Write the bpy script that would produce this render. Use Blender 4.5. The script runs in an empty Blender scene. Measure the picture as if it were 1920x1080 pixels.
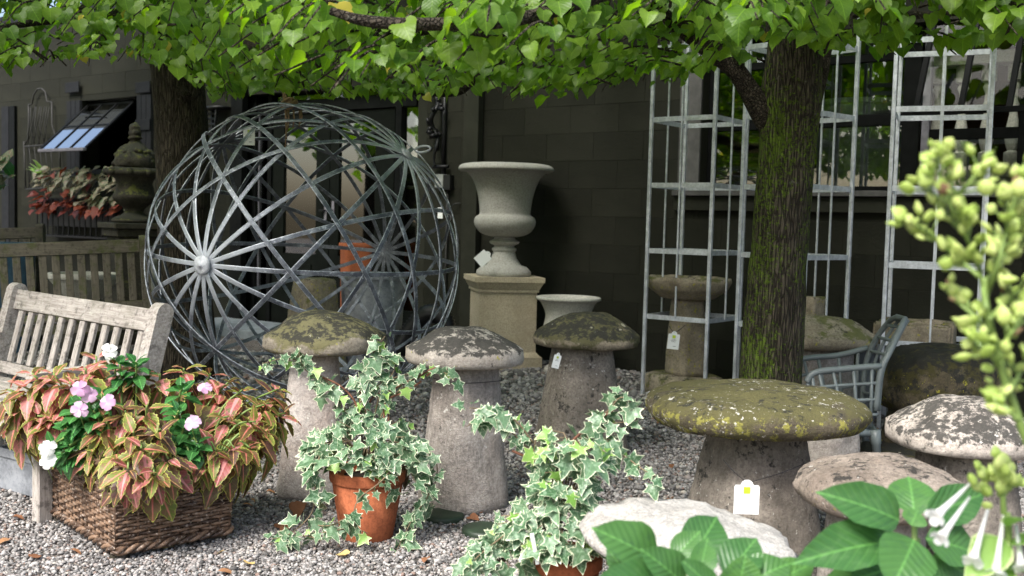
import bpy, bmesh, math, random
import numpy as np
from mathutils import Vector, Matrix, noise as mnoise

random.seed(7)
RNG = np.random.default_rng(11)
R = math.radians
scene = bpy.context.scene
COL = scene.collection

# ------------------------------------------------------------------ camera
CAM_H = 1.3
F = 1950.0                      # focal length in pixels of a 1920 wide picture
PITCH = math.atan(119.0 / F)
ROLL = R(1.5)
_fw = Vector((0, math.cos(PITCH), -math.sin(PITCH)))
_up0 = Vector((0, math.sin(PITCH), math.cos(PITCH)))
_rt0 = Vector((1, 0, 0))
C_RT = _rt0 * math.cos(ROLL) + _up0 * math.sin(ROLL)
C_UP = _up0 * math.cos(ROLL) - _rt0 * math.sin(ROLL)
C_FW = _fw
C_POS = Vector((0, 0, CAM_H))
cam_data = bpy.data.cameras.new("camera")
cam = bpy.data.objects.new("camera", cam_data)
COL.objects.link(cam)
cam.matrix_world = Matrix(((C_RT.x, C_UP.x, -C_FW.x, 0), (C_RT.y, C_UP.y, -C_FW.y, 0),
                           (C_RT.z, C_UP.z, -C_FW.z, CAM_H), (0, 0, 0, 1)))
cam_data.sensor_width = 36
cam_data.lens = 36 * F / 1920
cam_data.clip_start = 0.05
cam_data.clip_end = 500
cam_data.dof.use_dof = True
cam_data.dof.focus_distance = 4.9
cam_data.dof.aperture_fstop = 3.6
scene.camera = cam

# ------------------------------------------------------------------ light
SUN_EL, SUN_AZ = R(50), R(215)          # azimuth from +Y clockwise: behind and left of the camera
world = bpy.data.worlds.new("World")
scene.world = world
world.use_nodes = True
wn = world.node_tree
wn.nodes.clear()
sky = wn.nodes.new("ShaderNodeTexSky")
sky.sky_type = 'NISHITA'
sky.sun_disc = False
sky.sun_elevation = SUN_EL
sky.sun_rotation = SUN_AZ
sky.dust_density = 4.0
sky.air_density = 1.0
sky.ozone_density = 1.0
bg = wn.nodes.new("ShaderNodeBackground")
bg.inputs[1].default_value = 0.1
wo = wn.nodes.new("ShaderNodeOutputWorld")
wn.links.new(sky.outputs[0], bg.inputs[0])
wn.links.new(bg.outputs[0], wo.inputs[0])
sd = bpy.data.lights.new("sun", 'SUN')
sd.energy = 2.0
sd.angle = R(22)
sd.color = (1.0, 0.985, 0.965)
sun = bpy.data.objects.new("sun", sd)
COL.objects.link(sun)
_sdir = Vector((math.sin(SUN_AZ) * math.cos(SUN_EL), math.cos(SUN_AZ) * math.cos(SUN_EL), math.sin(SUN_EL)))
sun.rotation_euler = _sdir.to_track_quat('Z', 'Y').to_euler()
scene.view_settings.view_transform = 'Standard'
scene.view_settings.look = 'None'
scene.view_settings.gamma = 1.0
scene.view_settings.exposure = 1.62
scene.render.engine = 'CYCLES'
scene.cycles.max_bounces = 5
scene.cycles.diffuse_bounces = 2
scene.cycles.glossy_bounces = 3
scene.cycles.transmission_bounces = 4
scene.cycles.transparent_max_bounces = 10
scene.cycles.sample_clamp_indirect = 4.0
scene.cycles.use_denoising = True

# ------------------------------------------------------------------ pixel <-> world helpers
def ray(px, py):
    return C_FW + C_RT * ((px - 960) / F) + C_UP * ((540 - py) / F)
def at(px, py, Y):
    r = ray(px, py)
    return C_POS + r * (Y / r.y)
def gnd(px, py, z=0.0):
    r = ray(px, py)
    return C_POS + r * ((z - CAM_H) / r.z)
def gxy(px, py):
    p = gnd(px, py); return p.x, p.y
def proj(p):
    v = Vector(p) - C_POS
    w = v.dot(C_FW)
    return 960 + F * v.dot(C_RT) / w, 540 - F * v.dot(C_UP) / w, w

# facade plane (runs back to the left)
W0 = Vector((1.21, 9.25, 0)); WD = Vector((0.81, -0.587, 0)).normalized()
WN = Vector((-WD.y * -1, 0, 0))
WN = Vector((WD.y, -WD.x, 0)).normalized()      # towards the camera
def wpt(u, z, n=0.0):
    return W0 + WD * u + WN * n + Vector((0, 0, z))
def wuz(px, py, n=0.0):
    r = ray(px, py); o = W0 + WN * n
    t = (o - C_POS).dot(WN) / r.dot(WN)
    p = C_POS + r * t
    return (p - o).dot(WD), p.z
def wnd(p):
    return (Vector(p) - W0).dot(WN)

# ------------------------------------------------------------------ object helpers
WM = {}
def link(o, parent=None, wm=None):
    wm = wm if wm is not None else Matrix.Identity(4)
    COL.objects.link(o)
    if parent is not None:
        o.parent = parent
        o.matrix_parent_inverse = WM[parent.name].inverted()
    o.matrix_basis = wm
    WM[o.name] = wm.copy()
    return o
def tagit(o, label, cat, group=None, kind=None):
    if label: o["label"] = label
    if cat: o["category"] = cat
    if group: o["group"] = group
    if kind: o["kind"] = kind
    return o
def thing(name, label, cat, loc, group=None):
    o = bpy.data.objects.new(name, None)
    o.empty_display_size = 0.1
    link(o, None, Matrix.Translation(Vector(loc)))
    return tagit(o, label, cat, group)

class MB:
    def __init__(s): s.v = []; s.f = []; s.sm = None
    def add(s, vs, fs):
        b = len(s.v); s.v.extend([tuple(x) for x in vs]); s.f.extend([tuple(i + b for i in q) for q in fs])
    def box(s, c, sx, sy, sz, m=None):
        vs = [Vector((x * sx / 2, y * sy / 2, z * sz / 2)) for x in (-1, 1) for y in (-1, 1) for z in (-1, 1)]
        if m is not None: vs = [m @ v for v in vs]
        s.add([Vector(c) + v for v in vs], [(0, 1, 3, 2), (4, 6, 7, 5), (0, 4, 5, 1), (2, 3, 7, 6), (0, 2, 6, 4), (1, 5, 7, 3)])
    def wbox(s, u0, u1, z0, z1, n0, n1):
        vs = [wpt(u, z, n) for u in (u0, u1) for n in (n0, n1) for z in (z0, z1)]
        s.add(vs, [(0, 1, 3, 2), (4, 6, 7, 5), (0, 4, 5, 1), (2, 3, 7, 6), (0, 2, 6, 4), (1, 5, 7, 3)])
    def tube(s, pts, rads, n=6, closed=False):
        pts = [Vector(p) for p in pts]; k = len(pts)
        if not hasattr(rads, '__len__'): rads = [rads] * k
        t0 = (pts[1] - pts[0]).normalized()
        a = Vector((0, 0, 1)) if abs(t0.z) < .9 else Vector((1, 0, 0))
        nrm = t0.cross(a).normalized(); vs = []; prev = t0
        for i in range(k):
            if closed: t = (pts[(i + 1) % k] - pts[i - 1]).normalized()
            else: t = (pts[min(i + 1, k - 1)] - pts[max(i - 1, 0)]).normalized()
            nrm = (nrm - t * nrm.dot(t))
            nrm = nrm.normalized() if nrm.length > 1e-6 else t.orthogonal().normalized()
            bn = t.cross(nrm)
            for j in range(n):
                an = 2 * math.pi * j / n
                vs.append(pts[i] + (nrm * math.cos(an) + bn * math.sin(an)) * rads[i])
        fs = []
        for i in range(k if closed else k - 1):
            i2 = (i + 1) % k
            for j in range(n):
                j2 = (j + 1) % n
                fs.append((i * n + j, i * n + j2, i2 * n + j2, i2 * n + j))
        if not closed:
            fs.append(tuple(reversed(range(n)))); fs.append(tuple((k - 1) * n + j for j in range(n)))
        s.add(vs, fs)
    def lathe(s, prof, n=48, c=(0, 0, 0), amp=0.0, freq=8.0, seed=0.0, sup=2.0, rot=0.0, flute=0, famp=0.0, frange=None):
        vs = []; c = Vector(c)
        for (r, z) in prof:
            for j in range(n):
                a = 2 * math.pi * j / n + rot
                ca, sa = math.cos(a - rot), math.sin(a - rot)
                k = 1.0
                if sup != 2.0: k = (abs(ca) ** sup + abs(sa) ** sup) ** (-1.0 / sup)
                rr = r * k
                if flute and frange[0] <= z <= frange[1]: rr *= 1 - famp * (0.5 + 0.5 * math.cos(flute * a)) ** .6
                p = Vector((rr * math.cos(a), rr * math.sin(a), z))
                if amp:
                    q = Vector((p.x * freq + seed, p.y * freq + seed * 1.7, p.z * freq + seed * .3))
                    d = mnoise.fractal(q, 1.0, 2.0, 4)
                    d2 = mnoise.noise(q * .35)
                    g = amp * (d * .6 + d2 * 1.0 + .22 * mnoise.noise(q * 4.3))
                    rad = Vector((math.cos(a), math.sin(a), 0.5)) if r > 1e-4 else Vector((0, 0, 1))
                    p += rad * g
                vs.append(c + p)
        fs = []
        for i in range(len(prof) - 1):
            for j in range(n):
                j2 = (j + 1) % n
                fs.append((i * n + j, i * n + j2, (i + 1) * n + j2, (i + 1) * n + j))
        fs.append(tuple(reversed(range(n)))); fs.append(tuple((len(prof) - 1) * n + j for j in range(n)))
        s.add(vs, fs)
    def mesh(s, name, mat, smooth=False):
        me = bpy.data.meshes.new(name)
        me.from_pydata(s.v, [], s.f)
        if mat: me.materials.append(mat)
        if smooth: me.polygons.foreach_set("use_smooth", [True] * len(me.polygons))
        me.update(); return me
    def build(s, name, mat, parent=None, smooth=False, wm=None, auto=None):
        me = s.mesh(name, mat, smooth or auto is not None)
        if auto is not None:
            try: me.set_sharp_from_angle(angle=R(auto))
            except Exception: pass
        o = bpy.data.objects.new(name, me)
        return link(o, parent, wm)

def resample(prof, step):
    out = [prof[0]]
    for (a, b) in zip(prof[:-1], prof[1:]):
        L = math.hypot(b[0] - a[0], b[1] - a[1]); k = max(1, int(L / step))
        for i in range(1, k + 1):
            t = i / k; out.append((a[0] + (b[0] - a[0]) * t, a[1] + (b[1] - a[1]) * t))
    return out
def smooth_prof(prof, it=1):
    for _ in range(it):
        o = [prof[0]]
        for a, b in zip(prof[:-1], prof[1:]):
            o.append((a[0] * .75 + b[0] * .25, a[1] * .75 + b[1] * .25)); o.append((a[0] * .25 + b[0] * .75, a[1] * .25 + b[1] * .75))
        o.append(prof[-1]); prof = o
    return prof
def spline(pts, k=6):
    P = [Vector(p) for p in pts]; P = [P[0] * 2 - P[1]] + P + [P[-1] * 2 - P[-2]]; out = []
    for i in range(1, len(P) - 2):
        for j in range(k):
            t = j / k
            out.append(.5 * ((2 * P[i]) + (P[i + 1] - P[i - 1]) * t + (2 * P[i - 1] - 5 * P[i] + 4 * P[i + 1] - P[i + 2]) * t * t + (3 * P[i] - P[i - 1] - 3 * P[i + 1] + P[i + 2]) * t ** 3))
    out.append(P[-2]); return out
def lerp_list(vals, n):
    return list(np.interp(np.linspace(0, 1, n), np.linspace(0, 1, len(vals)), vals))

_bm = {}
def box_mesh(name, mat, sx, sy, sz, b=.003, seg=1):
    key = (name, mat.name, round(sx, 4), round(sy, 4), round(sz, 4), b, seg)
    if key in _bm: return _bm[key]
    bm = bmesh.new(); bmesh.ops.create_cube(bm, size=1)
    for v in bm.verts: v.co = Vector((v.co.x * sx, v.co.y * sy, v.co.z * sz))
    if b: bmesh.ops.bevel(bm, geom=list(bm.edges), offset=min(b, .45 * min(sx, sy, sz)), segments=seg, affect='EDGES')
    me = bpy.data.meshes.new(name); bm.to_mesh(me); bm.free(); me.materials.append(mat)
    _bm[key] = me; return me
def board(name, parent, mat, p0, p1, w, t, up=(0, 0, 1), b=.003):
    p0, p1, up = Vector(p0), Vector(p1), Vector(up)
    x = p1 - p0; L = x.length; x.normalize()
    z = up - x * up.dot(x); z.normalize(); y = z.cross(x)
    c = (p0 + p1) / 2
    m = Matrix(((x.x, y.x, z.x, c.x), (x.y, y.y, z.y, c.y), (x.z, y.z, z.z, c.z), (0, 0, 0, 1)))
    o = bpy.data.objects.new(name, box_mesh(name, mat, L, w, t, b))
    return link(o, parent, m)

# ------------------------------------------------------------------ materials
class NT:
    def __init__(s, name):
        s.m = bpy.data.materials.new(name); s.m.use_nodes = True; s.t = s.m.node_tree; s.t.nodes.clear()
        s.out = s.n("ShaderNodeOutputMaterial")
    def n(s, t, **kw):
        x = s.t.nodes.new(t)
        for k, v in kw.items():
            setattr(x, k, v)
        return x
    def l(s, a, b): s.t.links.new(a, b)
    def setin(s, node, idx, v):
        if hasattr(v, 'is_linked') or isinstance(v, bpy.types.NodeSocket): s.l(v, node.inputs[idx])
        else: node.inputs[idx].default_value = v
    def coord(s, scale=(1, 1, 1), loc=(0, 0, 0), kind="Object"):
        tc = s.n("ShaderNodeTexCoord"); mp = s.n("ShaderNodeMapping")
        s.l(tc.outputs[kind], mp.inputs[0]); mp.inputs["Scale"].default_value = scale; mp.inputs["Location"].default_value = loc
        return mp.outputs[0]
    def noise(s, vec, scale, detail=6, rough=.6, dist=0.0):
        x = s.n("ShaderNodeTexNoise"); s.l(vec, x.inputs["Vector"])
        x.inputs["Scale"].default_value = scale; x.inputs["Detail"].default_value = detail; x.inputs["Roughness"].default_value = rough
        x.inputs["Distortion"].default_value = dist
        return x.outputs["Fac"]
    def vor(s, vec, scale, feat='F1', out="Distance"):
        x = s.n("ShaderNodeTexVoronoi", feature=feat); s.l(vec, x.inputs["Vector"]); x.inputs["Scale"].default_value = scale
        return x.outputs[out]
    def ramp(s, fac, a, b, va=0.0, vb=1.0):
        x = s.n("ShaderNodeMapRange"); x.interpolation_type = 'SMOOTHSTEP'
        s.setin(x, 0, fac); x.inputs[1].default_value = a; x.inputs[2].default_value = b; x.inputs[3].default_value = va; x.inputs[4].default_value = vb
        return x.outputs[0]
    def math(s, op, a, b=0.0, c=0.0):
        x = s.n("ShaderNodeMath", operation=op); s.setin(x, 0, a); s.setin(x, 1, b); s.setin(x, 2, c); return x.outputs[0]
    def mix(s, fac, a, b):
        x = s.n("ShaderNodeMix", data_type='RGBA')
        s.setin(x, 0, fac); s.setin(x, 6, a if not isinstance(a, tuple) else (*a, 1)[:4]); s.setin(x, 7, b if not isinstance(b, tuple) else (*b, 1)[:4])
        return x.outputs[2]
    def bump(s, h, strength=.4, dist=.01, prev=None):
        x = s.n("ShaderNodeBump"); s.l(h, x.inputs["Height"]); x.inputs["Strength"].default_value = strength; x.inputs["Distance"].default_value = dist
        if prev: s.l(prev, x.inputs["Normal"])
        return x.outputs[0]
    def bsdf(s, col, rough=.8, metal=0.0, nrm=None, spec=.4):
        x = s.n("ShaderNodeBsdfPrincipled")
        s.setin(x, "Base Color", col if not isinstance(col, tuple) else (*col, 1)[:4]); s.setin(x, "Roughness", rough); s.setin(x, "Metallic", metal)
        x.inputs["Specular IOR Level"].default_value = spec
        if nrm: s.l(nrm, x.inputs["Normal"])
        return x.outputs[0]
    def done(s, sh): s.l(sh, s.out.inputs[0]); return s.m
    def attr(s, name):
        x = s.n("ShaderNodeAttribute", attribute_name=name); return x.outputs["Fac"]
    def rnd(s):
        oi = s.n("ShaderNodeObjectInfo")
        return s.math('FRACT', s.math('ADD', oi.outputs["Random"], s.attr("rnd")))
    def nz(s):
        g = s.n("ShaderNodeNewGeometry"); x = s.n("ShaderNodeSeparateXYZ"); s.l(g.outputs["Normal"], x.inputs[0]); return x.outputs[2]

def M_plain(name, col, rough=.7, metal=0.0, var=.25, scale=12, bump=.2, spec=.4):
    t = NT(name); c = t.coord(); n = t.noise(c, scale, 8, .65)
    lo = tuple(x * (1 - var) for x in col); hi = tuple(min(1, x * (1 + var)) for x in col)
    cc = t.mix(t.ramp(n, .3, .7), lo, hi)
    nb = t.bump(t.noise(c, scale * 8, 4, .6), bump, .004)
    return t.done(t.bsdf(cc, rough, metal, nb, spec))

def M_stone(name, base, base2, dark=.0, darkc=(.03, .03, .028), white=0.0, yellow=0.0, green=0.0, patch=0.0, loc=0.0, topb=.5, whitec=(.62, .6, .55), streak=0.0,
            yellowc=(.28, .26, .03), greenc=(.07, .075, .02), bump=.7, wfreq=34, dfreq=30):
    t = NT(name); c = t.coord(loc=(loc, loc * .7, loc * .3)); nz = t.nz()
    up = t.ramp(nz, -.1, .75)
    n1 = t.noise(c, 5, 8, .65); col = t.mix(t.ramp(n1, .3, .7), base, base2)
    fine = t.noise(c, 75, 7, .75)
    col = t.mix(t.ramp(fine, .38, .7, 0, .6), col, tuple(x * .35 for x in base))
    col = t.mix(t.ramp(t.noise(c, 2.2, 4, .6), .45, .7, 0, .3), col, tuple(x * .55 for x in base2))
    if bump > .3:
        mo = t.noise(c, 11, 12, .85)
        col = t.mix(t.ramp(mo, .46, .6, 0, .5), col, tuple(x * .45 for x in base))
        col = t.mix(t.ramp(mo, .46, .34, 0, .45), col, tuple(min(.8, x * 1.25) for x in base2))
    med = t.noise(c, 18, 10, .72)
    if green:
        f = t.math('MULTIPLY', t.ramp(t.math('ADD', t.noise(t.coord(loc=(loc + 5, 3, 1)), 6, 8, .7), t.math('MULTIPLY', up, .25 * topb)), .72 - green * .45, .8 - green * .4), .85)
        col = t.mix(f, col, t.mix(fine, greenc, tuple(x * 2.2 for x in greenc)))
    if dark:
        dn = t.math('ADD', t.math('MULTIPLY', t.noise(c, dfreq, 8, .72), .62), t.math('MULTIPLY', t.noise(c, dfreq * .28, 5, .6), .38))
        h = t.math('ADD', dn, t.math('MULTIPLY', up, .16 * topb))
        f = t.ramp(h, .70 - dark * .3, .78 - dark * .3)
        col = t.mix(t.math('MULTIPLY', f, .9), col, darkc)
    if streak:
        cs = t.coord(scale=(1, 1, .08), loc=(loc, 0, 0))
        f = t.ramp(t.noise(cs, 45, 6, .7), .5, .75, 0, streak)
        col = t.mix(f, col, tuple(x * .3 for x in base))
    if yellow:
        f = t.ramp(t.math('ADD', t.noise(t.coord(loc=(loc + 9, 2, 7)), 26, 10, .75), t.math('MULTIPLY', t.ramp(nz, .95, .2), .12)), .76 - yellow * .3, .8 - yellow * .3)
        col = t.mix(f, col, t.mix(fine, yellowc, tuple(min(1, x * 1.8) for x in yellowc)))
    if white:
        f = t.ramp(t.math('ADD', t.noise(t.coord(loc=(loc + 2, 8, 4)), wfreq, 8, .7), t.math('MULTIPLY', t.noise(c, 4, 3, .5), .3)), .86 - white * .25, .89 - white * .25)
        col = t.mix(f, col, whitec)
    if patch:
        f = t.ramp(t.math('ADD', t.vor(t.coord(loc=(loc + 1, 5, 2)), 7.5), t.math('MULTIPLY', fine, .12)), .10 + patch * .12, .08 + patch * .1)
        f = t.math('MULTIPLY', f, t.ramp(t.noise(c, 3, 2, .5), .45, .55))
        col = t.mix(f, col, (.42, .39, .3))
    h = t.math('ADD', t.math('MULTIPLY', med, 1.0), t.math('MULTIPLY', t.noise(c, 130, 4, .7), .5))
    nb = t.bump(h, bump, .02)
    return t.done(t.bsdf(col, .92, 0, nb, .2))

def M_leaf(name, ca, cb, tr=.35, trc=None, rough=.45, margin=None, mthr=.62, mid=None, midw=.12, veins=0.0, vfreq=30, yellow=0.0, blot=None, under=1.25, spec=.4, vbump=.08):
    t = NT(name); rn = t.rnd(); ed = t.attr("edge")
    uv = t.n("ShaderNodeTexCoord").outputs["UV"]
    sx = t.n("ShaderNodeSeparateXYZ"); t.l(uv, sx.inputs[0]); ux, uy = sx.outputs[0], sx.outputs[1]
    au = t.math('ABSOLUTE', ux)
    wob = t.n("ShaderNodeVectorMath", operation='ADD'); t.l(uv, wob.inputs[0])
    cb3 = t.n("ShaderNodeCombineXYZ"); t.l(t.math('MULTIPLY', rn, 37.0), cb3.inputs[0]); t.l(t.math('MULTIPLY', rn, 91.0), cb3.inputs[2]); t.l(cb3.outputs[0], wob.inputs[1])
    nse = t.noise(wob.outputs[0], 5, 5, .65)
    col = t.mix(t.ramp(t.math('ADD', t.math('MULTIPLY', rn, .7), t.math('MULTIPLY', nse, .4)), .2, .9), ca, cb)
    if blot: col = t.mix(t.ramp(nse, .48, .6), col, blot)
    vb = t.math('SINE', t.math('MULTIPLY', t.math('SUBTRACT', uy, t.math('MULTIPLY', au, .9)), vfreq))
    if veins:
        col = t.mix(t.math('MULTIPLY', t.ramp(vb, .82, 1.0), veins), col, tuple(min(1, x * 2.0) for x in cb))
        col = t.mix(t.math('MULTIPLY', t.ramp(au, .028, .008), min(1, veins * 2)), col, tuple(min(1, x * 2.6) for x in cb))
    if mid:
        ww = t.math('ADD', t.math('MULTIPLY', t.math('SUBTRACT', nse, .5), .07), t.math('MULTIPLY', t.math('SUBTRACT', 1.0, uy), midw))
        col = t.mix(t.ramp(t.math('SUBTRACT', au, ww), .02, -.02), col, mid)
    if margin:
        e = t.math('ADD', ed, t.math('MULTIPLY', t.math('SUBTRACT', nse, .5), .9))
        col = t.mix(t.ramp(e, mthr, mthr + .08), col, margin)
    if yellow:
        col = t.mix(t.ramp(rn, 1 - yellow, 1 - yellow * .6), col, (.42, .36, .06))
    nb = t.bump(t.math('ADD', t.math('MULTIPLY', vb, .5), t.math('MULTIPLY', nse, 1.2)), vbump, .01)
    b = t.n("ShaderNodeBsdfPrincipled"); t.l(col, b.inputs["Base Color"]); b.inputs["Roughness"].default_value = rough
    b.inputs["Specular IOR Level"].default_value = spec; t.l(nb, b.inputs["Normal"])
    tl = t.n("ShaderNodeBsdfTranslucent")
    hs = t.n("ShaderNodeHueSaturation"); hs.inputs["Value"].default_value = 1.6; hs.inputs["Saturation"].default_value = 1.1; t.l(col, hs.inputs["Color"])
    t.l(hs.outputs[0], tl.inputs[0])
    mx = t.n("ShaderNodeMixShader"); mx.inputs[0].default_value = tr; t.l(b.outputs[0], mx.inputs[1]); t.l(tl.outputs[0], mx.inputs[2])
    return t.done(mx.outputs[0])

def M_wood(name, ca, cb, moss=0.0, pale=0.0):
    t = NT(name); oi = t.n("ShaderNodeObjectInfo")
    tc = t.n("ShaderNodeTexCoord"); ad = t.n("ShaderNodeVectorMath", operation='ADD'); t.l(tc.outputs["Object"], ad.inputs[0])
    cm = t.n("ShaderNodeCombineXYZ"); t.l(t.math('MULTIPLY', oi.outputs["Random"], 50), cm.inputs[0]); t.l(t.math('MULTIPLY', oi.outputs["Random"], 23), cm.inputs[1]); t.l(cm.outputs[0], ad.inputs[1])
    mp = t.n("ShaderNodeMapping"); t.l(ad.outputs[0], mp.inputs[0]); mp.inputs["Scale"].default_value = (1.2, 14, 14)
    g = t.noise(mp.outputs[0], 6, 8, .7); col = t.mix(t.ramp(g, .3, .7), ca, cb)
    crack = t.ramp(t.noise(mp.outputs[0], 14, 4, .7), .62, .72)
    col = t.mix(t.math('MULTIPLY', crack, .8), col, tuple(x * .25 for x in ca))
    n2 = t.noise(ad.outputs[0], 22, 8, .75)
    col = t.mix(t.ramp(n2, .5, .64, 0, .7), col, tuple(x * .4 for x in ca))
    if pale: col = t.mix(t.ramp(t.noise(ad.outputs[0], 35, 6, .7), .6, .68, 0, pale), col, (.6, .6, .52))
    if moss:
        f = t.math('MULTIPLY', t.ramp(t.math('ADD', t.noise(ad.outputs[0], 8, 6, .7), t.math('MULTIPLY', t.nz(), .15)), .52, .66), moss)
        col = t.mix(f, col, (.07, .085, .02))
    nb = t.bump(t.math('ADD', g, t.math('MULTIPLY', n2, .5)), .5, .006)
    return t.done(t.bsdf(col, .85, 0, nb, .25))

MAT = {}
MAT['st_moss'] = M_stone("stone_mossy_olive", (.25, .22, .17), (.37, .33, .27), dark=.44, green=.45, yellow=.12, loc=1, topb=.8, greenc=(.085, .08, .035), white=.12, yellowc=(.2, .19, .05))
MAT['st_grey'] = M_stone("stone_grey_black_lichen", (.47, .42, .36), (.58, .53, .47), dark=.42, yellow=.14, loc=7, topb=1.0, streak=.3)
MAT['st_dark'] = M_stone("stone_dark_lichen", (.25, .21, .15), (.36, .31, .23), dark=.5, green=.5, patch=.9, loc=13, topb=.7, white=.1, greenc=(.05, .05, .02), streak=.3)
MAT['st_big'] = M_stone("stone_yellow_lichen", (.10, .086, .06), (.165, .14, .095), dark=.34, green=.55, yellow=.42, white=.42, loc=21, topb=.5, yellowc=(.21, .2, .05), greenc=(.075, .07, .028), bump=1.0, wfreq=42)
MAT['st_pale'] = M_stone("stone_pale_lichen", (.46, .41, .36), (.6, .54, .48), dark=.52, white=.3, loc=31, topb=.7, dfreq=42)
MAT['st_brown'] = M_stone("stone_brown_sandstone", (.3, .245, .2), (.46, .39, .33), dark=.45, white=.3, yellow=.15, loc=37, topb=.4, bump=1.0, dfreq=40)
MAT['st_white'] = M_stone("stone_white_bleached", (.58, .55, .51), (.74, .71, .66), dark=.42, loc=41, topb=-.3, bump=1.0, streak=.25)
MAT['st_black'] = M_stone("stone_black_moss", (.10, .085, .055), (.17, .14, .09), dark=.62, green=.5, yellow=.16, loc=47, topb=.6, patch=.3, greenc=(.04, .036, .012))
MAT['st_stem'] = M_stone("stone_stem_speckled", (.37, .325, .285), (.55, .5, .45), dark=.4, loc=53, topb=0, streak=.6, white=.22, bump=.9)
MAT['st_stem_w'] = M_stone("stone_stem_whitewashed", (.5, .42, .37), (.7, .65, .6), dark=.22, loc=59, topb=0, streak=.15, white=.3)
MAT['st_stem_d'] = M_stone("stone_stem_dark", (.24, .21, .175), (.4, .355, .3), dark=.55, loc=61, topb=0, streak=.5, white=.3, dfreq=40, bump=.9)
MAT['st_bath'] = M_stone("stone_birdbath", (.3, .25, .18), (.42, .36, .27), dark=.35, green=.3, yellow=.2, loc=67, topb=.5)
MAT['st_garden'] = M_stone("stone_dark_urn", (.045, .04, .03), (.08, .073, .055), dark=.5, green=.3, loc=71, topb=1)
MAT['lime'] = M_stone("cast_limestone", (.39, .38, .34), (.46, .45, .405), loc=77, streak=.16, bump=.25)
MAT['lime_ped'] = M_stone("cast_limestone_buff", (.46, .39, .27), (.53, .46, .33), loc=79, streak=.12, bump=.2)
MAT['lime_white'] = M_stone("cast_stone_white", (.55, .53, .47), (.63, .61, .55), loc=83, streak=.08, bump=.2)
MAT['wood_pale'] = M_wood("teak_weathered_pale", (.27, .24, .215), (.52, .48, .44), moss=.15, pale=.55)
MAT['wood_dark'] = M_wood("teak_weathered_dark", (.1, .088, .068), (.17, .148, .115), moss=.7)
MAT['wood_old'] = M_wood("teak_weathered_brown", (.05, .044, .036), (.09, .078, .063), moss=.2)
MAT['galv'] = None
def _galv(name, a, b, rough, loc=0, metal=.7):
    t = NT(name); c = t.coord(loc=(loc, 0, 0)); n = t.noise(c, 9, 8, .75); v = t.noise(c, 60, 5, .7)
    col = t.mix(t.ramp(n, .38, .62), a, b); col = t.mix(t.ramp(v, .5, .75, 0, .5), col, tuple(x * .5 for x in a))
    return t.done(t.bsdf(col, t.ramp(n, .3, .7, rough, rough + .2), metal, t.bump(v, .15, .003), .5))
def _strap():
    t = NT("zinc_strap_dark"); c = t.coord(); n = t.noise(c, 7, 8, .75); v = t.noise(c, 30, 5, .7); w = t.attr("edgew")
    col = t.mix(t.ramp(n, .38, .66), (.075, .084, .105), (.24, .26, .30))
    f = t.ramp(t.math('ADD', t.math('ADD', v, t.math('MULTIPLY', w, .26)), t.math('MULTIPLY', t.math('SUBTRACT', n, .5), .35)), .56, .76)  # whitish oxide speckle, plus a bright highlight painted along the strap edges
    col = t.mix(t.math('MULTIPLY', f, .85), col, (.62, .66, .72))
    g = t.n("ShaderNodeNewGeometry"); MAT['_hubs'] = []
    for k in range(2):
        dn = t.n("ShaderNodeVectorMath", operation='DISTANCE'); t.l(g.outputs["Position"], dn.inputs[0]); MAT['_hubs'].append(dn)
        col = t.mix(t.math('MULTIPLY', t.ramp(t.math('ADD', dn.outputs["Value"], t.math('MULTIPLY', t.math('SUBTRACT', v, .5), .25)), .1, .5, 1, 0), .6), col, (.66, .7, .76))
    return t.done(t.bsdf(col, t.ramp(n, .3, .7, .34, .55), .45, t.bump(v, .2, .002), .6))
MAT['galv'] = _galv("galvanised_steel", (.5, .53, .57), (.72, .75, .8), .36, 0, .5)
MAT['strap'] = _strap()
MAT['hub'] = _galv("zinc_hub_oxidised", (.4, .42, .46), (.7, .72, .76), .6, 8, .3)
MAT['zinc'] = _galv("zinc_planter", (.2, .215, .24), (.36, .38, .41), .5, 12, .4)
MAT['chair'] = M_plain("painted_aluminium_grey", (.155, .182, .18), .42, .0, .12, 8, .08, .5)
MAT['iron'] = M_plain("wrought_iron_black", (.012, .012, .013), .45, .3, .3, 20, .3)
MAT['iron_grey'] = M_plain("wrought_iron_dull", (.03, .03, .028), .7, .2, .3, 20, .3)
MAT['frame'] = M_plain("painted_frame_black", (.006, .0065, .0065), .5, 0, .3, 10, .15, .08)
MAT['door'] = M_plain("painted_door_green_black", (.007, .0085, .007), .5, 0, .2, 10, .15, .06)
MAT['shutter'] = M_plain("painted_shutter_grey", (.016, .017, .019), .6, 0, .2, 10, .2, .1)
MAT['sash'] = M_plain("painted_sash_lilac_grey", (.2, .19, .22), .5, 0, .2, 14, .1)
MAT['plaster'] = M_plain("plaster_grey", (.085, .083, .08), .9, 0, .25, 6, .4)
MAT['interior'] = M_plain("interior_brown", (.10, .06, .045), .8, 0, .4, 2, .2)
MAT['pilaster'] = M_plain("pilaster_olive", (.026, .027, .02), .6, 0, .15, 6, .15, .1)
MAT['terra'] = M_stone("terracotta", (.34, .1, .045), (.42, .135, .06), loc=91, streak=.1, bump=.12)
MAT['paper'] = M_plain("paper_tag", (.8, .82, .8), .6, 0, .03, 4, .02)
MAT['logo'] = M_plain("tag_logo_green", (.42, .55, .03), .6, 0, .05, 4, .02)
MAT['ink'] = M_plain("tag_ink", (.12, .12, .14), .8, 0, .1, 4, .02)
MAT['ink_pale'] = M_plain("tag_ink_pale_blue", (.45, .5, .68), .8, 0, .1, 4, .02)
MAT['string'] = M_plain("black_string", (.015, .015, .02), .8)
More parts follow.
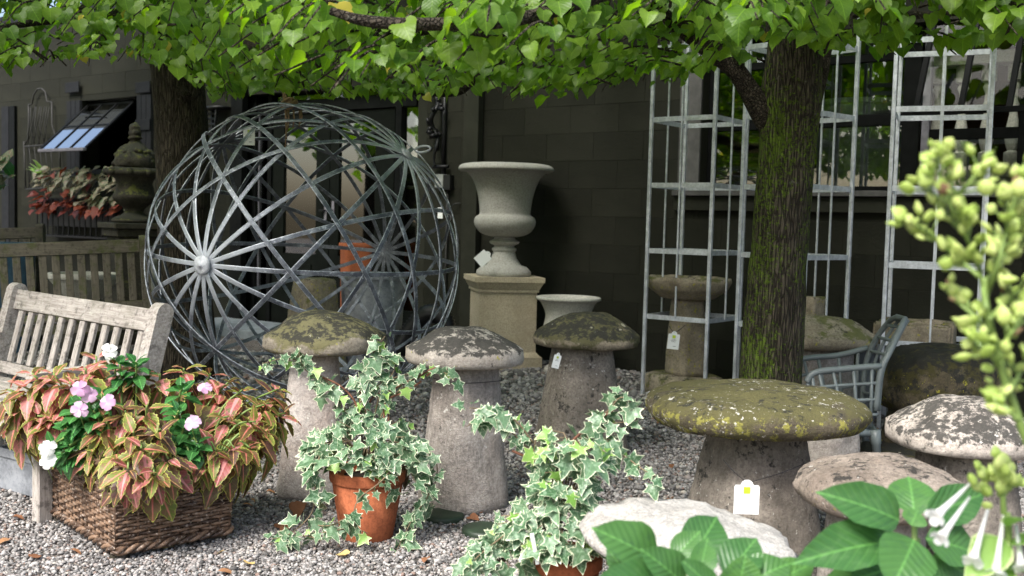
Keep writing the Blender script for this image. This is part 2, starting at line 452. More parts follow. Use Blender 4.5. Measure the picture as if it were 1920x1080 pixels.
MAT['rope'] = M_plain("jute_rope", (.3, .2, .12), .95, 0, .35, 60, .8)
MAT['soil'] = M_plain("potting_soil", (.03, .022, .015), 1.0, 0, .4, 40, 1.0)
MAT['plastic'] = M_plain("black_plastic", (.012, .012, .013), .4)
MAT['grey_box'] = M_plain("electrical_box_grey", (.25, .26, .25), .5)
MAT['wire'] = M_plain("rusted_wire_form", (.14, .06, .035), .8, 0, .4, 40, .5)
MAT['stem'] = M_plain("green_stem", (.16, .24, .06), .5, 0, .2, 20, .1)
MAT['stem_brown'] = M_plain("vine_stem_brown", (.16, .12, .07), .8, 0, .3, 30, .4)
MAT['slab'] = M_plain("bluestone_slab", (.2, .225, .24), .8, 0, .2, 8, .3)
def _bark(name, moss, loc, zs=.22):
    t = NT(name); c = t.coord(scale=(1, 1, zs), loc=(loc, 0, 0)); c2 = t.coord(loc=(loc, 3, 0))
    rid = t.vor(t.coord(scale=(1, 1, zs * .55 if zs < 1 else 1), loc=(loc, 0, 0)), 60, 'DISTANCE_TO_EDGE'); n = t.noise(c, 30, 8, .75)
    col = t.mix(t.ramp(n, .3, .7), (.03, .025, .018), (.095, .08, .06))
    col = t.mix(t.ramp(rid, .0, .12, .8, 0), col, (.012, .01, .008))
    col = t.mix(t.ramp(t.noise(c2, 26, 6, .7), .62, .68, 0, .5), col, (.2, .2, .16))
    g = t.n("ShaderNodeNewGeometry"); sx = t.n("ShaderNodeSeparateXYZ"); t.l(g.outputs["Normal"], sx.inputs[0])
    side = t.math('ABSOLUTE', t.math('SUBTRACT', sx.outputs[0], .25))
    m = t.math('ADD', t.noise(c2, 48, 8, .82), t.math('MULTIPLY', side, .07 * moss))
    big = t.noise(c2, 2.5, 3, .6)
    m = t.math('ADD', m, t.math('MULTIPLY', t.math('SUBTRACT', big, .5), .28))
    col = t.mix(t.math('MULTIPLY', t.ramp(m, .64 - .085 * moss, .70 - .085 * moss), min(.9, moss)), col, t.mix(t.noise(c2, 90, 3, .6), (.04, .075, .006), (.15, .22, .025)))
    h = t.math('ADD', t.ramp(rid, 0, .2), t.math('MULTIPLY', n, .6))
    return t.done(t.bsdf(col, .95, 0, t.bump(h, .9, .02), .15))
MAT['bark_moss'] = _bark("linden_bark_mossy", 1.0, 3)
MAT['bark_branch'] = _bark("linden_bark_branch", .35, 23, 1.0)
MAT['bark'] = _bark("linden_bark_dark", .25, 17)
def _glass(name="window_glass", add=.06, mul=1.0):
    t = NT(name); g = t.n("ShaderNodeBsdfGlossy"); g.inputs["Roughness"].default_value = .015; g.inputs[0].default_value = (.9, .92, .9, 1)
    tr = t.n("ShaderNodeBsdfTransparent"); tr.inputs[0].default_value = (.86, .88, .86, 1)
    lw = t.n("ShaderNodeFresnel"); lw.inputs[0].default_value = 1.5
    mx = t.n("ShaderNodeMixShader"); t.l(t.math('ADD', t.math('MULTIPLY', lw.outputs[0], mul), add), mx.inputs[0]); t.l(tr.outputs[0], mx.inputs[1]); t.l(g.outputs[0], mx.inputs[2])
    return t.done(mx.outputs[0])
MAT['glass'] = _glass()
MAT['glass_clear'] = _glass("clear_glass", 0.0, .25)
MAT['glass_door'] = _glass('door_glass', .2)
MAT['glass_sash'] = _glass('sash_glass', .6)
def _block():
    t = NT("painted_block_olive"); c = t.coord(); n = t.noise(c, 2.0, 6, .6); oi = t.n("ShaderNodeObjectInfo")
    col = t.mix(t.ramp(t.math('ADD', n, t.math('MULTIPLY', t.math('SUBTRACT', oi.outputs["Random"], .5), .25)), .3, .7), (.0145, .0150, .0105), (.0205, .021, .0148))
    fine = t.noise(c, 45, 8, .7); blob = t.vor(c, 22)
    h = t.math('ADD', t.math('MULTIPLY', fine, .7), t.ramp(blob, .13, .05, 0, .8))
    return t.done(t.bsdf(col, .7, 0, t.bump(h, .6, .01), .12))
MAT['block'] = _block()
MAT['linden'] = M_leaf("linden_leaf", (.075, .165, .015), (.165, .28, .03), tr=.55, rough=.42, veins=.1, vfreq=34, yellow=.012)
MAT['linden_bulk'] = MAT['linden']
MAT['ivy'] = M_leaf("ivy_leaf_variegated", (.05, .115, .05), (.12, .21, .11), tr=.2, margin=(.66, .7, .5), mthr=.68, rough=.4, blot=(.2, .3, .19), veins=.1, vfreq=16)
MAT['ivy_young'] = M_leaf("ivy_leaf_young", (.16, .32, .06), (.28, .46, .12), tr=.3, margin=(.6, .7, .35), mthr=.66, rough=.4)
MAT['coleus'] = M_leaf("coleus_leaf", (.085, .055, .02), (.15, .085, .035), tr=.25, margin=(.36, .38, .07), mthr=.72, mid=(.58, .17, .14), midw=.055, rough=.5, blot=(.12, .12, .028), veins=.2, vfreq=40)
MAT['coleus_pink'] = M_leaf("coleus_leaf_pink", (.3, .075, .07), (.44, .17, .15), tr=.28, margin=(.40, .40, .12), mthr=.72, mid=(.68, .28, .27), midw=.1, rough=.5, blot=(.13, .14, .035), veins=.2, vfreq=40)
MAT['coleus_dark'] = M_leaf("coleus_leaf_dark", (.075, .035, .032), (.12, .055, .045), tr=.18, margin=(.28, .32, .06), mthr=.76, mid=(.6, .34, .15), midw=.045, rough=.5, blot=(.085, .075, .02), veins=.2, vfreq=40)
MAT['impatiens'] = M_leaf("impatiens_leaf", (.02, .085, .022), (.05, .16, .04), tr=.2, rough=.3, veins=.35, vfreq=40)
MAT['hydrangea'] = M_leaf("hydrangea_leaf", (.045, .13, .035), (.085, .205, .05), tr=.28, rough=.36, veins=.16, vfreq=52, vbump=.2, blot=(.06, .15, .045))
MAT['petal_pink'] = M_leaf("petal_pink", (.62, .36, .56), (.72, .5, .66), tr=.35, rough=.5)
MAT['petal_white'] = M_leaf("petal_white", (.8, .8, .78), (.85, .85, .82), tr=.3, rough=.5)
MAT['pod'] = M_leaf("seed_pod_green", (.38, .5, .12), (.56, .64, .24), tr=.3, rough=.4)
MAT['pod_brown'] = M_leaf("withered_flower_brown", (.15, .08, .04), (.3, .2, .11), tr=.1, rough=.8)
MAT['caladium'] = M_leaf("caladium_leaf", (.16, .18, .11), (.26, .25, .18), tr=.2, margin=(.06, .12, .03), mthr=.7, rough=.5, blot=(.25, .16, .12), veins=.2)
MAT['caladium_red'] = M_leaf("red_foliage_leaf", (.13, .022, .015), (.22, .05, .022), tr=.2, rough=.5)
MAT['dry'] = M_leaf("dry_leaf_brown", (.2, .085, .04), (.36, .19, .09), tr=.1, rough=.8)
MAT['dry_yellow'] = M_leaf("dry_leaf_yellow", (.6, .42, .16), (.66, .5, .22), tr=.1, rough=.7)

MAT['coleus_lime'] = M_leaf("coleus_leaf_lime", (.13, .17, .03), (.2, .24, .045), tr=.28, margin=(.42, .44, .10), mthr=.66, mid=(.66, .24, .18), midw=.06, rough=.5, blot=(.22, .12, .06), veins=.2, vfreq=40)
# ------------------------------------------------------------------ leaves
OUT = {
 'linden': [(0, .06), (.17, -.05), (.38, -.03), (.52, .13), (.55, .33), (.50, .42), (.46, .56), (.34, .70), (.24, .82), (.09, .91), (0, 1.04)],
 'linden_lite': [(0, .05), (.2, -.05), (.46, .1), (.48, .4), (.3, .72), (.07, .93), (0, 1.08)],
 'ivy': [(0, .12), (.14, 0), (.40, -.06), (.31, .17), (.40, .27), (.60, .42), (.27, .50), (.20, .70), (0, 1.05)],
 'coleus': [(0, 0), (.10, .05), (.16, .12), (.26, .16), (.25, .23), (.33, .28), (.30, .36), (.35, .43), (.29, .50), (.32, .58), (.24, .65), (.25, .73), (.15, .81), (.12, .89), (0, 1.0)],
 'ovate': [(0, 0), (.07, .08), (.2, .2), (.29, .36), (.30, .52), (.24, .7), (.12, .87), (0, 1.0)],
 'hydra': [(0, 0), (.08, .03), (.22, .10), (.34, .22), (.40, .36), (.41, .50), (.37, .64), (.28, .78), (.16, .90), (.06, .97), (0, 1.03)],
 'petal': [(0, 0), (.16, .15), (.34, .4), (.42, .65), (.36, .88), (.14, .97), (0, .93)],
 'blade': [(0, 0), (.05, .1), (.09, .35), (.09, .6), (.05, .85), (0, 1.0)],
}
LEAFDATA = {}
def leaf_data(kind, var, inner=.72, fold=.25, droop=.25, wav=.05):
    key = (kind, var)
    if key in LEAFDATA: return LEAFDATA[key]
    rr = random.Random(hash(kind) % 1000 + var * 17) if False else random.Random(sum(map(ord, kind)) + var * 17)
    half = OUT[kind]; V = []; UV = []; E = []; Fc = []
    fold *= rr.uniform(.5, 1.4); droop *= rr.uniform(.4, 1.6); tw = rr.uniform(-.15, .15); ph = rr.uniform(0, 6)
    def z(x, y):
        return -abs(x) * -fold - droop * y * y + wav * math.sin(y * 9 + ph + (2 if x > 0 else 0)) * abs(x) * 4 * .5 + tw * x * y
    hasin = kind != 'linden_lite'
    n = len(half)
    def addv(x, y, e):
        V.append((x, y, z(x, y))); UV.append((x, y)); E.append(e); return len(V) - 1
    C = [addv(0, min(max(y, .04), 1.0) if 0 < i < n - 1 else y, 0.0 if 0 < i < n - 1 else 1.0) for i, (x, y) in enumerate(half)]
    for s in (1, -1):
        prevO = prevI = C[0]; prevC = C[0]
        for i in range(1, n):
            x, y = half[i]
            if i == n - 1:
                o = ii = C[n - 1]
            else:
                jx = 1 + rr.uniform(-.06, .06)
                o = addv(s * x * jx, y, 1.0)
                cy = V[C[i]][1]
                ii = addv(s * x * inner * jx, cy + (y - cy) * inner, .35) if hasin else None
            c = C[i]
            quads = [(prevO, o, ii, prevI), (prevI, ii, c, prevC)] if hasin else [(prevO, o, c, prevC)]
            for q in quads:
                qq = []
                for k in q:
                    if k not in qq: qq.append(k)
                if len(qq) >= 3: Fc.append(tuple(qq if s < 0 else reversed(qq)))
            prevO, prevI, prevC = o, ii, c
    d = dict(V=np.array(V), F=Fc, UV=np.array(UV), E=np.array(E))
    LEAFDATA[key] = d; return d
def fill_mesh(me, Vw, Fs, UVv, Ev, mats, matidx=None, rnd=None):
    me.from_pydata([], [], [])
    nv = len(Vw); ls = np.fromiter((len(f) for f in Fs), dtype=np.int32, count=len(Fs))
    li = np.concatenate([np.array(f, dtype=np.int32) for f in Fs]) if not isinstance(Fs, tuple) else Fs
    me.vertices.add(nv); me.vertices.foreach_set("co", np.asarray(Vw, dtype=np.float32).ravel())
    me.loops.add(len(li)); me.loops.foreach_set("vertex_index", li)
    me.polygons.add(len(ls)); st = np.zeros(len(ls), dtype=np.int32); st[1:] = np.cumsum(ls)[:-1]
    me.polygons.foreach_set("loop_start", st)
    try: me.polygons.foreach_set("loop_total", ls)
    except Exception: pass
    for m in mats: me.materials.append(m)
    if matidx is not None: me.polygons.foreach_set("material_index", matidx)
    me.polygons.foreach_set("use_smooth", np.ones(len(ls), dtype=bool))
    me.update(calc_edges=True)
    if UVv is not None:
        uvl = me.uv_layers.new(name="UVMap"); uvl.data.foreach_set("uv", np.asarray(UVv, dtype=np.float32)[li].ravel())
    if Ev is not None:
        a = me.attributes.new("edge", 'FLOAT', 'POINT'); a.data.foreach_set("value", np.asarray(Ev, dtype=np.float32))
    if rnd is not None:
        a = me.attributes.new("rnd", 'FLOAT', 'POINT'); a.data.foreach_set("value", np.asarray(rnd, dtype=np.float32))
    me.validate()
_lm = {}
def leaf_mesh(kind, var, mat):
    key = (kind, var, mat.name)
    if key not in _lm:
        d = leaf_data(kind, var); me = bpy.data.meshes.new(kind + "_leaf"); fill_mesh(me, d['V'], d['F'], d['UV'], d['E'], [mat]); _lm[key] = me
    return _lm[key]
def leaf_matrix(base, direc, normal, L, wid=1.0):
    y = Vector(direc).normalized(); z = Vector(normal); z = z - y * z.dot(y)
    if z.length < 1e-4: z = y.orthogonal()
    z.normalize(); x = y.cross(z)
    return Matrix(((x.x * L * wid, y.x * L, z.x * L, base[0]), (x.y * L * wid, y.y * L, z.y * L, base[1]), (x.z * L * wid, y.z * L, z.z * L, base[2]), (0, 0, 0, 1)))
class Leaves:
    def __init__(s): s.items = []
    def add(s, m, kind, var, mat): s.items.append((m, kind, var, mat))
    def flush(s, parent, part_name, stuff_name=None, limit=300, lite=None, label=None):
        sc = []
        for i, (m, kind, var, mat) in enumerate(s.items):
            c = m @ Vector((0, .5, 0)); px, py, w = proj(c)
            if w < .2 or not (-40 < px < 1960 and -40 < py < 1120): sc.append(-1.0); continue
            nrm = Vector((m[0][2], m[1][2], m[2][2])); L = nrm.length
            vd = (c - C_POS).normalized()
            sc.append(L * L / (w * w) * (abs(nrm.normalized().dot(vd)) + .15))
        order = sorted(range(len(sc)), key=lambda i: -sc[i])
        parts = [i for i in order[:limit] if sc[i] > 0]; ps = set(parts)
        for i in parts:
            m, kind, var, mat = s.items[i]
            o = bpy.data.objects.new(part_name, leaf_mesh(kind, var, mat)); link(o, parent, m)
        rest = [i for i in range(len(sc)) if i not in ps]
        if not rest: return
        groups = {}
        for i in rest:
            m, kind, var, mat = s.items[i]
            if lite: kind = lite
            groups.setdefault((kind, var, mat.name), []).append(i)
        mats = []; Vs = []; LI = []; LS = []; UVs = []; Es = []; Rs = []; MI = []; off = 0
        for (kind, var, mn), idx in groups.items():
            d = leaf_data(kind, var); mt = bpy.data.materials[mn]
            if mt not in mats: mats.append(mt)
            mi = mats.index(mt)
            V4 = np.concatenate([d['V'], np.ones((len(d['V']), 1))], 1)
            Ms = np.array([[list(r) for r in s.items[i][0]] for i in idx])
            W = np.einsum('kij,nj->kni', Ms, V4)[:, :, :3]
            k, n = W.shape[:2]
            fl = np.concatenate([np.array(f) for f in d['F']]); ln = np.array([len(f) for f in d['F']])
            Vs.append(W.reshape(-1, 3)); UVs.append(np.tile(d['UV'], (k, 1))); Es.append(np.tile(d['E'], k))
            Rs.append(np.repeat(RNG.random(k), n))
            LI.append((fl[None, :] + (np.arange(k) * n)[:, None] + off).ravel()); LS.append(np.tile(ln, k)); MI.append(np.full(k * len(ln), mi))
            off += k * n
        V = np.concatenate(Vs); li = np.concatenate(LI).astype(np.int32); ls = np.concatenate(LS).astype(np.int32)
        me = bpy.data.meshes.new(stuff_name or part_name + "_mass")
        me.vertices.add(len(V)); me.vertices.foreach_set("co", V.astype(np.float32).ravel())
        me.loops.add(len(li)); me.loops.foreach_set("vertex_index", li); me.polygons.add(len(ls))
        st = np.zeros(len(ls), dtype=np.int32); st[1:] = np.cumsum(ls)[:-1]; me.polygons.foreach_set("loop_start", st)
        for m in mats: me.materials.append(m)
        me.polygons.foreach_set("material_index", np.concatenate(MI).astype(np.int32)); me.polygons.foreach_set("use_smooth", np.ones(len(ls), dtype=bool))
        me.update(calc_edges=True)
        uvl = me.uv_layers.new(name="UVMap"); uvl.data.foreach_set("uv", np.concatenate(UVs)[li].astype(np.float32).ravel())
        a = me.attributes.new("edge", 'FLOAT', 'POINT'); a.data.foreach_set("value", np.concatenate(Es).astype(np.float32))
        a = me.attributes.new("rnd", 'FLOAT', 'POINT'); a.data.foreach_set("value", np.concatenate(Rs).astype(np.float32))
        o = bpy.data.objects.new(stuff_name or part_name + "_mass", me); link(o, parent); o["kind"] = "stuff"
        return o
def rvec(s=1.0): return Vector((random.uniform(-1, 1), random.uniform(-1, 1), random.uniform(-1, 1))) * s

# ------------------------------------------------------------------ ground
def build_ground():
    mb = MB(); n = 60; S = 120
    for i in range(n + 1):
        for j in range(n + 1):
            x = -S / 2 + S * i / n; y = -S / 2 + 10 + S * j / n; mb.v.append((x, y, 0))
    for i in range(n):
        for j in range(n): a = i * (n + 1) + j; mb.f.append((a, a + n + 1, a + n + 2, a + 1))
    t = NT("gravel_ground"); c = t.coord()
    x = t.n("ShaderNodeTexVoronoi"); t.l(c, x.inputs["Vector"]); x.inputs["Scale"].default_value = 75
    sx = t.n("ShaderNodeSeparateColor"); t.l(x.outputs["Color"], sx.inputs[0])
    col = t.mix(t.ramp(sx.outputs[0], .1, .9), (.1, .09, .085), (.4, .36, .33))
    col = t.mix(t.ramp(sx.outputs[1], .75, .9, 0, .6), col, (.35, .24, .19))
    col = t.mix(t.ramp(x.outputs["Distance"], .3, .75), col, (.05, .045, .04))
    col = t.mix(t.ramp(t.noise(c, .8, 4, .6), .4, .65, 0, .35), col, (.12, .1, .08))
    g = mb.build("ground", t.done(t.bsdf(col, .9, 0, t.bump(t.ramp(x.outputs["Distance"], .7, .1), .8, .012), .3)))
    g["kind"] = "structure"
    # loose pebbles on top
    bm = bmesh.new(); bmesh.ops.create_icosphere(bm, subdivisions=1, radius=1); bm.verts.ensure_lookup_table()
    BV = np.array([v.co[:] for v in bm.verts]); BF = np.array([[v.index for v in f.verts] for f in bm.faces]); bm.free()
    P = []; 
    for (y0, y1, dens, s) in ((3.4, 4.6, 9800, .0060), (4.6, 6.0, 5200, .0078), (6.0, 7.6, 2300, .010), (7.6, 10.0, 1200, .016)):
        x0, x1 = -.54 * y1, .54 * y1; k = int((x1 - x0) * (y1 - y0) * dens)
        xs = RNG.uniform(x0, x1, k); ys = RNG.uniform(y0, y1, k); sc = s * RNG.lognormal(0, .28, k)
        keep = np.ones(k, bool)
        rx = xs / ys
        keep &= np.abs(rx) < .51
        keep &= ((xs - W0.x) * WN.x + (ys - W0.y) * WN.y) > .02
        keep &= ~((ys < 4.4) & (rx > .22))          # hidden behind the foreground stones
        keep &= ~((ys > 4.9) & (rx < -.26) & (RNG.random(k) < .6))
        P.append(np.stack([xs, ys, sc], 1)[keep])
    P = np.concatenate(P); k = len(P); print('pebbles', k)
    ax = RNG.uniform(.6, 1.35, (k, 3)); ax[:, 2] *= .72
    an = RNG.uniform(0, 2 * np.pi, k); ca, sa = np.cos(an), np.sin(an)
    jit = 1 + RNG.uniform(-.2, .2, (k, len(BV), 1))
    W = BV[None] * ax[:, None] * P[:, 2][:, None, None] * jit
    X = W[:, :, 0] * ca[:, None] - W[:, :, 1] * sa[:, None] + P[:, 0][:, None]
    Y = W[:, :, 0] * sa[:, None] + W[:, :, 1] * ca[:, None] + P[:, 1][:, None]
    Z = W[:, :, 2] + (P[:, 2] * RNG.uniform(.25, .9, k))[:, None]
    V = np.stack([X, Y, Z], 2).reshape(-1, 3).astype(np.float32)
    li = (BF.ravel()[None] + (np.arange(k) * len(BV))[:, None]).ravel().astype(np.int32); nf = k * len(BF)
    me = bpy.data.meshes.new("gravel"); me.vertices.add(len(V)); me.vertices.foreach_set("co", V.ravel())
    me.loops.add(len(li)); me.loops.foreach_set("vertex_index", li); me.polygons.add(nf)
    me.polygons.foreach_set("loop_start", np.arange(0, nf * 3, 3, dtype=np.int32)); me.polygons.foreach_set("use_smooth", np.ones(nf, bool)); me.update(calc_edges=True)
    for nm in ("rnd", "rnd2"):
        a = me.attributes.new(nm, 'FLOAT', 'POINT'); a.data.foreach_set("value", np.repeat(RNG.random(k), len(BV)).astype(np.float32))
    t = NT("gravel_pebble"); r = t.attr("rnd"); r2 = t.attr("rnd2"); c = t.coord()
    cr = t.n("ShaderNodeValToRGB"); t.l(r, cr.inputs[0]); e = cr.color_ramp; e.interpolation = 'CONSTANT'
    cols = [(0, (.07, .068, .066)), (.17, (.16, .155, .152)), (.36, (.27, .262, .255)), (.55, (.37, .355, .345)), (.72, (.31, .27, .25)), (.8, (.5, .48, .46)), (.91, (.24, .165, .135)), (.96, (.52, .48, .42))]
    while len(e.elements) < len(cols): e.elements.new(.5)
    for el, (p, cc) in zip(e.elements, cols): el.position = p; el.color = (*cc, 1)
    col = t.mix(t.ramp(r2, 0, 1, 0, .45), cr.outputs[0], (.21, .195, .185))
    col = t.mix(t.ramp(t.noise(c, 150, 3, .6), .4, .7, 0, .35), col, (.1, .09, .08))
    me.materials.append(t.done(t.bsdf(col, .8, 0, None, .35)))
    o = bpy.data.objects.new("gravel", me); link(o); tagit(o, "loose grey and pinkish gravel pebbles covering the yard", "gravel", kind="stuff")
build_ground()

# ------------------------------------------------------------------ the shop building
bld = thing("shop_building", "dark olive painted block shop building with glazed doors and open sash windows", "building", (W0.x, W0.y, 0))
ROWH = .256
z302 = wuz(1150, 301)[1]
ZOFF = z302 % ROWH
uL = wuz(-120, 400)[0]; uR = wuz(2080, 400)[0]
ZT = 3.7
# openings: (u0,u1,z0,z1)
D0, D1 = wuz(452, 400)[0], wuz(797, 400)[0]
DT = 2.75
WR0 = wuz(1316, 250)[0]; WRS = wuz(1500, 358)[1]; WRT = 2.9
WL0 = wuz(152, 200)[0]; WL1 = wuz(262, 200)[0]; WLB = wuz(200, 318)[1]; WLT = 2.85
OPEN = [(D0, D1, -.1, DT), (WR0, uR + 1, WRS, WRT), (WL0, WL1, WLB, WLT)]
def backing():
    us = sorted({uL, uR, *[o[0] for o in OPEN], *[o[1] for o in OPEN if o[1] < uR]}); zs = sorted({0.0, 4.0, *[o[2] for o in OPEN if o[2] > 0], *[o[3] for o in OPEN]})
    mb = MB()
    for a, b in zip(us[:-1], us[1:]):
        for c, d in zip(zs[:-1], zs[1:]):
            um, zm = (a + b) / 2, (c + d) / 2
            if any(o[0] < um < o[1] and o[2] < zm < o[3] for o in OPEN): continue
            mb.wbox(a, b, c, d, -.28, -.001)
    mb.build("wall", MAT['block'], bld)
backing()
def blocks():
    L = .52; r = 0; z = ZOFF - ROWH; found = []
    zmax = ZT
    while z < zmax:
        z0, z1 = max(z, 0.0), min(z + ROWH, zmax)
        if z1 - z0 > .03:
            u = uL - (L / 2 if r % 2 else 0)
            while u < uR:
                segs = [(max(u, uL), min(u + L, uR))]
                for (a, b, c, d) in OPEN:
                    if z1 > c + .01 and z0 < d - .01:
                        ns = []
                        for (s, e) in segs:
                            if e <= a or s >= b: ns.append((s, e))
                            else:
                                if s < a: ns.append((s, a))
                                if e > b: ns.append((b, e))
                        segs = ns
                for (s, e) in segs:
                    if e - s < .04: continue
                    zz0, zz1 = z0, z1
                    for (a, b, c, d) in OPEN:
                        if e > a and s < b and zz0 < c < zz1: zz1 = c
                    pr = proj(wpt((s + e) / 2, (z0 + z1) / 2))
                    if not (-60 < pr[0] < 1980 and pr[1] > -40): continue
                    g = .0016
                    c = wpt((s + e) / 2, (zz0 + zz1) / 2, -.012 + random.uniform(-.0008, .001))
                    m = Matrix(((WD.x, WN.x, 0, c.x), (WD.y, WN.y, 0, c.y), (0, 0, 1, c.z), (0, 0, 0, 1)))
                    found.append((-(e - s) * (zz1 - zz0) / pr[2] ** 2, len(found), m, round(e - s, 3) - g * random.choice((1, 1.4)), round(zz1 - zz0, 3) - g * 1.2))
                u += L
        z += ROWH; r += 1
    found.sort(); rest = MB()
    for i, (_, _, m, w_, h_) in enumerate(found):
        if i < 300:
            o = bpy.data.objects.new("block", box_mesh("block", MAT['block'], w_, .03, h_, .002)); link(o, bld, m)
        else: rest.box((0, 0, 0), w_, .03, h_, m)
    if rest.v: rest.build("far_blocks", MAT['block'], bld)["kind"] = "stuff"
blocks()
def wb(name, mat, u0, u1, z0, z1, n0, n1, parent=bld):
    return board(name, parent, mat, wpt(u0, (z0 + z1) / 2, (n0 + n1) / 2), wpt(u1, (z0 + z1) / 2, (n0 + n1) / 2), abs(n1 - n0), z1 - z0)
def wv(name, mat, px0, px1, pyr, z0, z1, n0, n1, parent=bld):
    """upright member given by its pixel columns at row pyr"""
    a = wuz(px0, pyr, n1)[0]; b = wuz(px1, pyr, n1)[0]
    m = (a + b) / 2
    return board(name, parent, mat, wpt(m, z0, (n0 + n1) / 2), wpt(m, z1, (n0 + n1) / 2), b - a, abs(n1 - n0), up=WN)
# interior shell
mb = MB(); mb.wbox(uL, uR + .6, -.004, .006, -4.2, -.29); mb.build("interior_floor", MAT['interior'], bld)
mb = MB(); mb.wbox(uL, uR + .6, 0, 4.0, -4.3, -4.21); mb.build("interior_wall", MAT['interior'], bld)
mb = MB(); mb.wbox(uL - .1, uR + .7, 4.01, 4.2, -4.4, -.02); mb.build("roof", MAT['shutter'], bld)
mb = MB(); mb.wbox(uL - .1, uL - .01, 0, 4.0, -4.3, -.02); mb.build("end_wall", MAT['block'], bld)
mb = MB(); mb.wbox(uR + .62, uR + .7, 0, 4.0, -4.3, -.02); mb.build("end_wall", MAT['block'], bld)

# entrance -----------------------------------------------------------
ND = -.14
wv("door_post", MAT['frame'], 452, 478, 400, 0, DT, ND - .1, ND + .05)
wv("door_post", MAT['frame'], 500, 507, 400, 0, DT, ND - .1, ND + .03)
wv("door_post", MAT['frame'], 738, 749, 400, 0, DT, ND - .1, ND + .03)
wv("door_jamb", MAT['pilaster'], 780, 797, 400, 0, DT, ND - .1, ND + .12)
ztb = wuz(560, 212, ND)[1]; zdt = ztb - .01; zg0 = wuz(600, 478, ND)[1]
a, b = wuz(478.6, 400, ND)[0], wuz(779.5, 400, ND)[0]
wb("transom_bar", MAT['frame'], a, b, ztb, ztb + .14, ND - .06, ND + .025)
wb("transom_pane", MAT['glass'], a, b, ztb + .145, DT - .02, ND - .03, ND - .02)
for (p0, p1) in ((478.6, 499.6), (749.4, 779.6)):
    a, b = wuz(p0, 400, ND)[0], wuz(p1, 400, ND)[0]
    wb("sidelight_pane", MAT['glass_door'], a, b, .35, ztb - .005, ND - .03, ND - .02)
    wb("sidelight_panel", MAT['door'], a, b, 0, .345, ND - .04, ND - .005)
wv("sidelight_trim", MAT['sash'], 479, 484, 400, .35, ztb - .006, ND - .018, ND + .006)
def door(p0, g0, g1, p1, hx):
    a, b = wuz(p0, 400, ND)[0], wuz(p1, 400, ND)[0]; c, d = wuz(g0, 400, ND)[0], wuz(g1, 400, ND)[0]
    mb = MB(); n0, n1 = ND - .045, ND
    zt = zdt - .13
    mb.wbox(a + .004, c, .01, zdt, n0, n1); mb.wbox(d, b - .004, .01, zdt, n0, n1)
    mb.wbox(c, d, zt, zdt, n0, n1 - .002); mb.wbox(c, d, .01, zg0, n0, n1 - .002)
    mb.wbox(c + .06, d - .06, .15, zg0 - .12, n1 - .001, n1 + .012)
    o = mb.build("door", MAT['door'], bld)
    wb("pane", MAT['glass_door'], c + .001, d - .001, zg0 + .001, zt - .001, n0 + .015, n0 + .022, o)
    u, z = wuz(hx, 395, ND)
    wb("handle", MAT['sash'], u - .02, u + .02, z - .11, z + .11, n1 + .002, n1 + .012, o)
    wb("handle", MAT['iron'], u - .07, u + .01, z - .012, z + .012, n1 + .013, n1 + .05, o)
door(507.5, 531, 592, 617, 611); door(617.5, 634, 702, 737.5, 625)
wb("door_step", MAT['slab'], D0 - .2, D1 + .3, .0, .09, .03, .9)
# pilaster, downpipe, boxes
wv("pilaster", MAT['pilaster'], 866, 893, 380, 0, 4.0, .018, .1)
wv("pilaster", MAT['frame'], 431, 452, 380, 0, 4.0, .005, .09)
for (x0, x1, y0, y1, m_, nm) in ((818, 833, 327, 352, 'grey_box', 'electrical_box'), (834, 846, 328, 356, 'plastic', 'electrical_meter'), (817, 826, 389, 410, 'paper', 'switch_plate')):
    u0, zt_ = wuz(x0, y0, .05); u1, zb_ = wuz(x1, y1, .05); wb(nm, MAT[m_], u0, u1, zb_, zt_, .006, .075 if nm != 'switch_plate' else .02)
mb = MB(); u, z = wuz(839, 358, .03); mb.tube([wpt(u, z, .03), wpt(u, .02, .03)], .012, 8); mb.build("conduit", MAT['iron_grey'], bld, True)
mb = MB(); u, z = wuz(845, 395, .03); mb.tube(spline([wpt(u + .12, z + .08, .02), wpt(u + .04, z + .05, .06), wpt(u, z - .1, .05), wpt(u - .02, z - .3, .03)]), .006, 6); mb.build("cable", MAT['plastic'], bld, True)
# cast iron vine bracket beside the entrance
def bracket():
    mb = MB(); u, zt = wuz(818, 150, .1); zb = wuz(818, 312, .1)[1]
    pts = []
    for k in range(40):
        t = k / 39; pts.append(wpt(u - .05 * math.sin(t * 15) * (1 - t * .6) - .04 + .06 * t, zt + (zb - zt) * t, .1 + .06 * math.cos(t * 15) * (1 - t)))
    mb.tube(pts, lerp_list([.028, .022, .012], 40), 7)
    for k in range(26):
        t = random.random() ** 1.2 * .85; p = pts[int(t * 39)] + rvec(.05)
        q = p + rvec(.05); mb.tube([p, (p + q) / 2 + rvec(.015), q], [.022, .026, .01], 6)
    mb.tube([wpt(u + .06, zt + .1, .03), wpt(u + .06, zb - .12, .03)], .022, 8)
    mb.tube([wpt(u - .06, zb, .05), wpt(u + .14, zb, .05)], .02, 6)
    mb.build("iron_bracket", MAT['iron'], bld, True)
bracket()
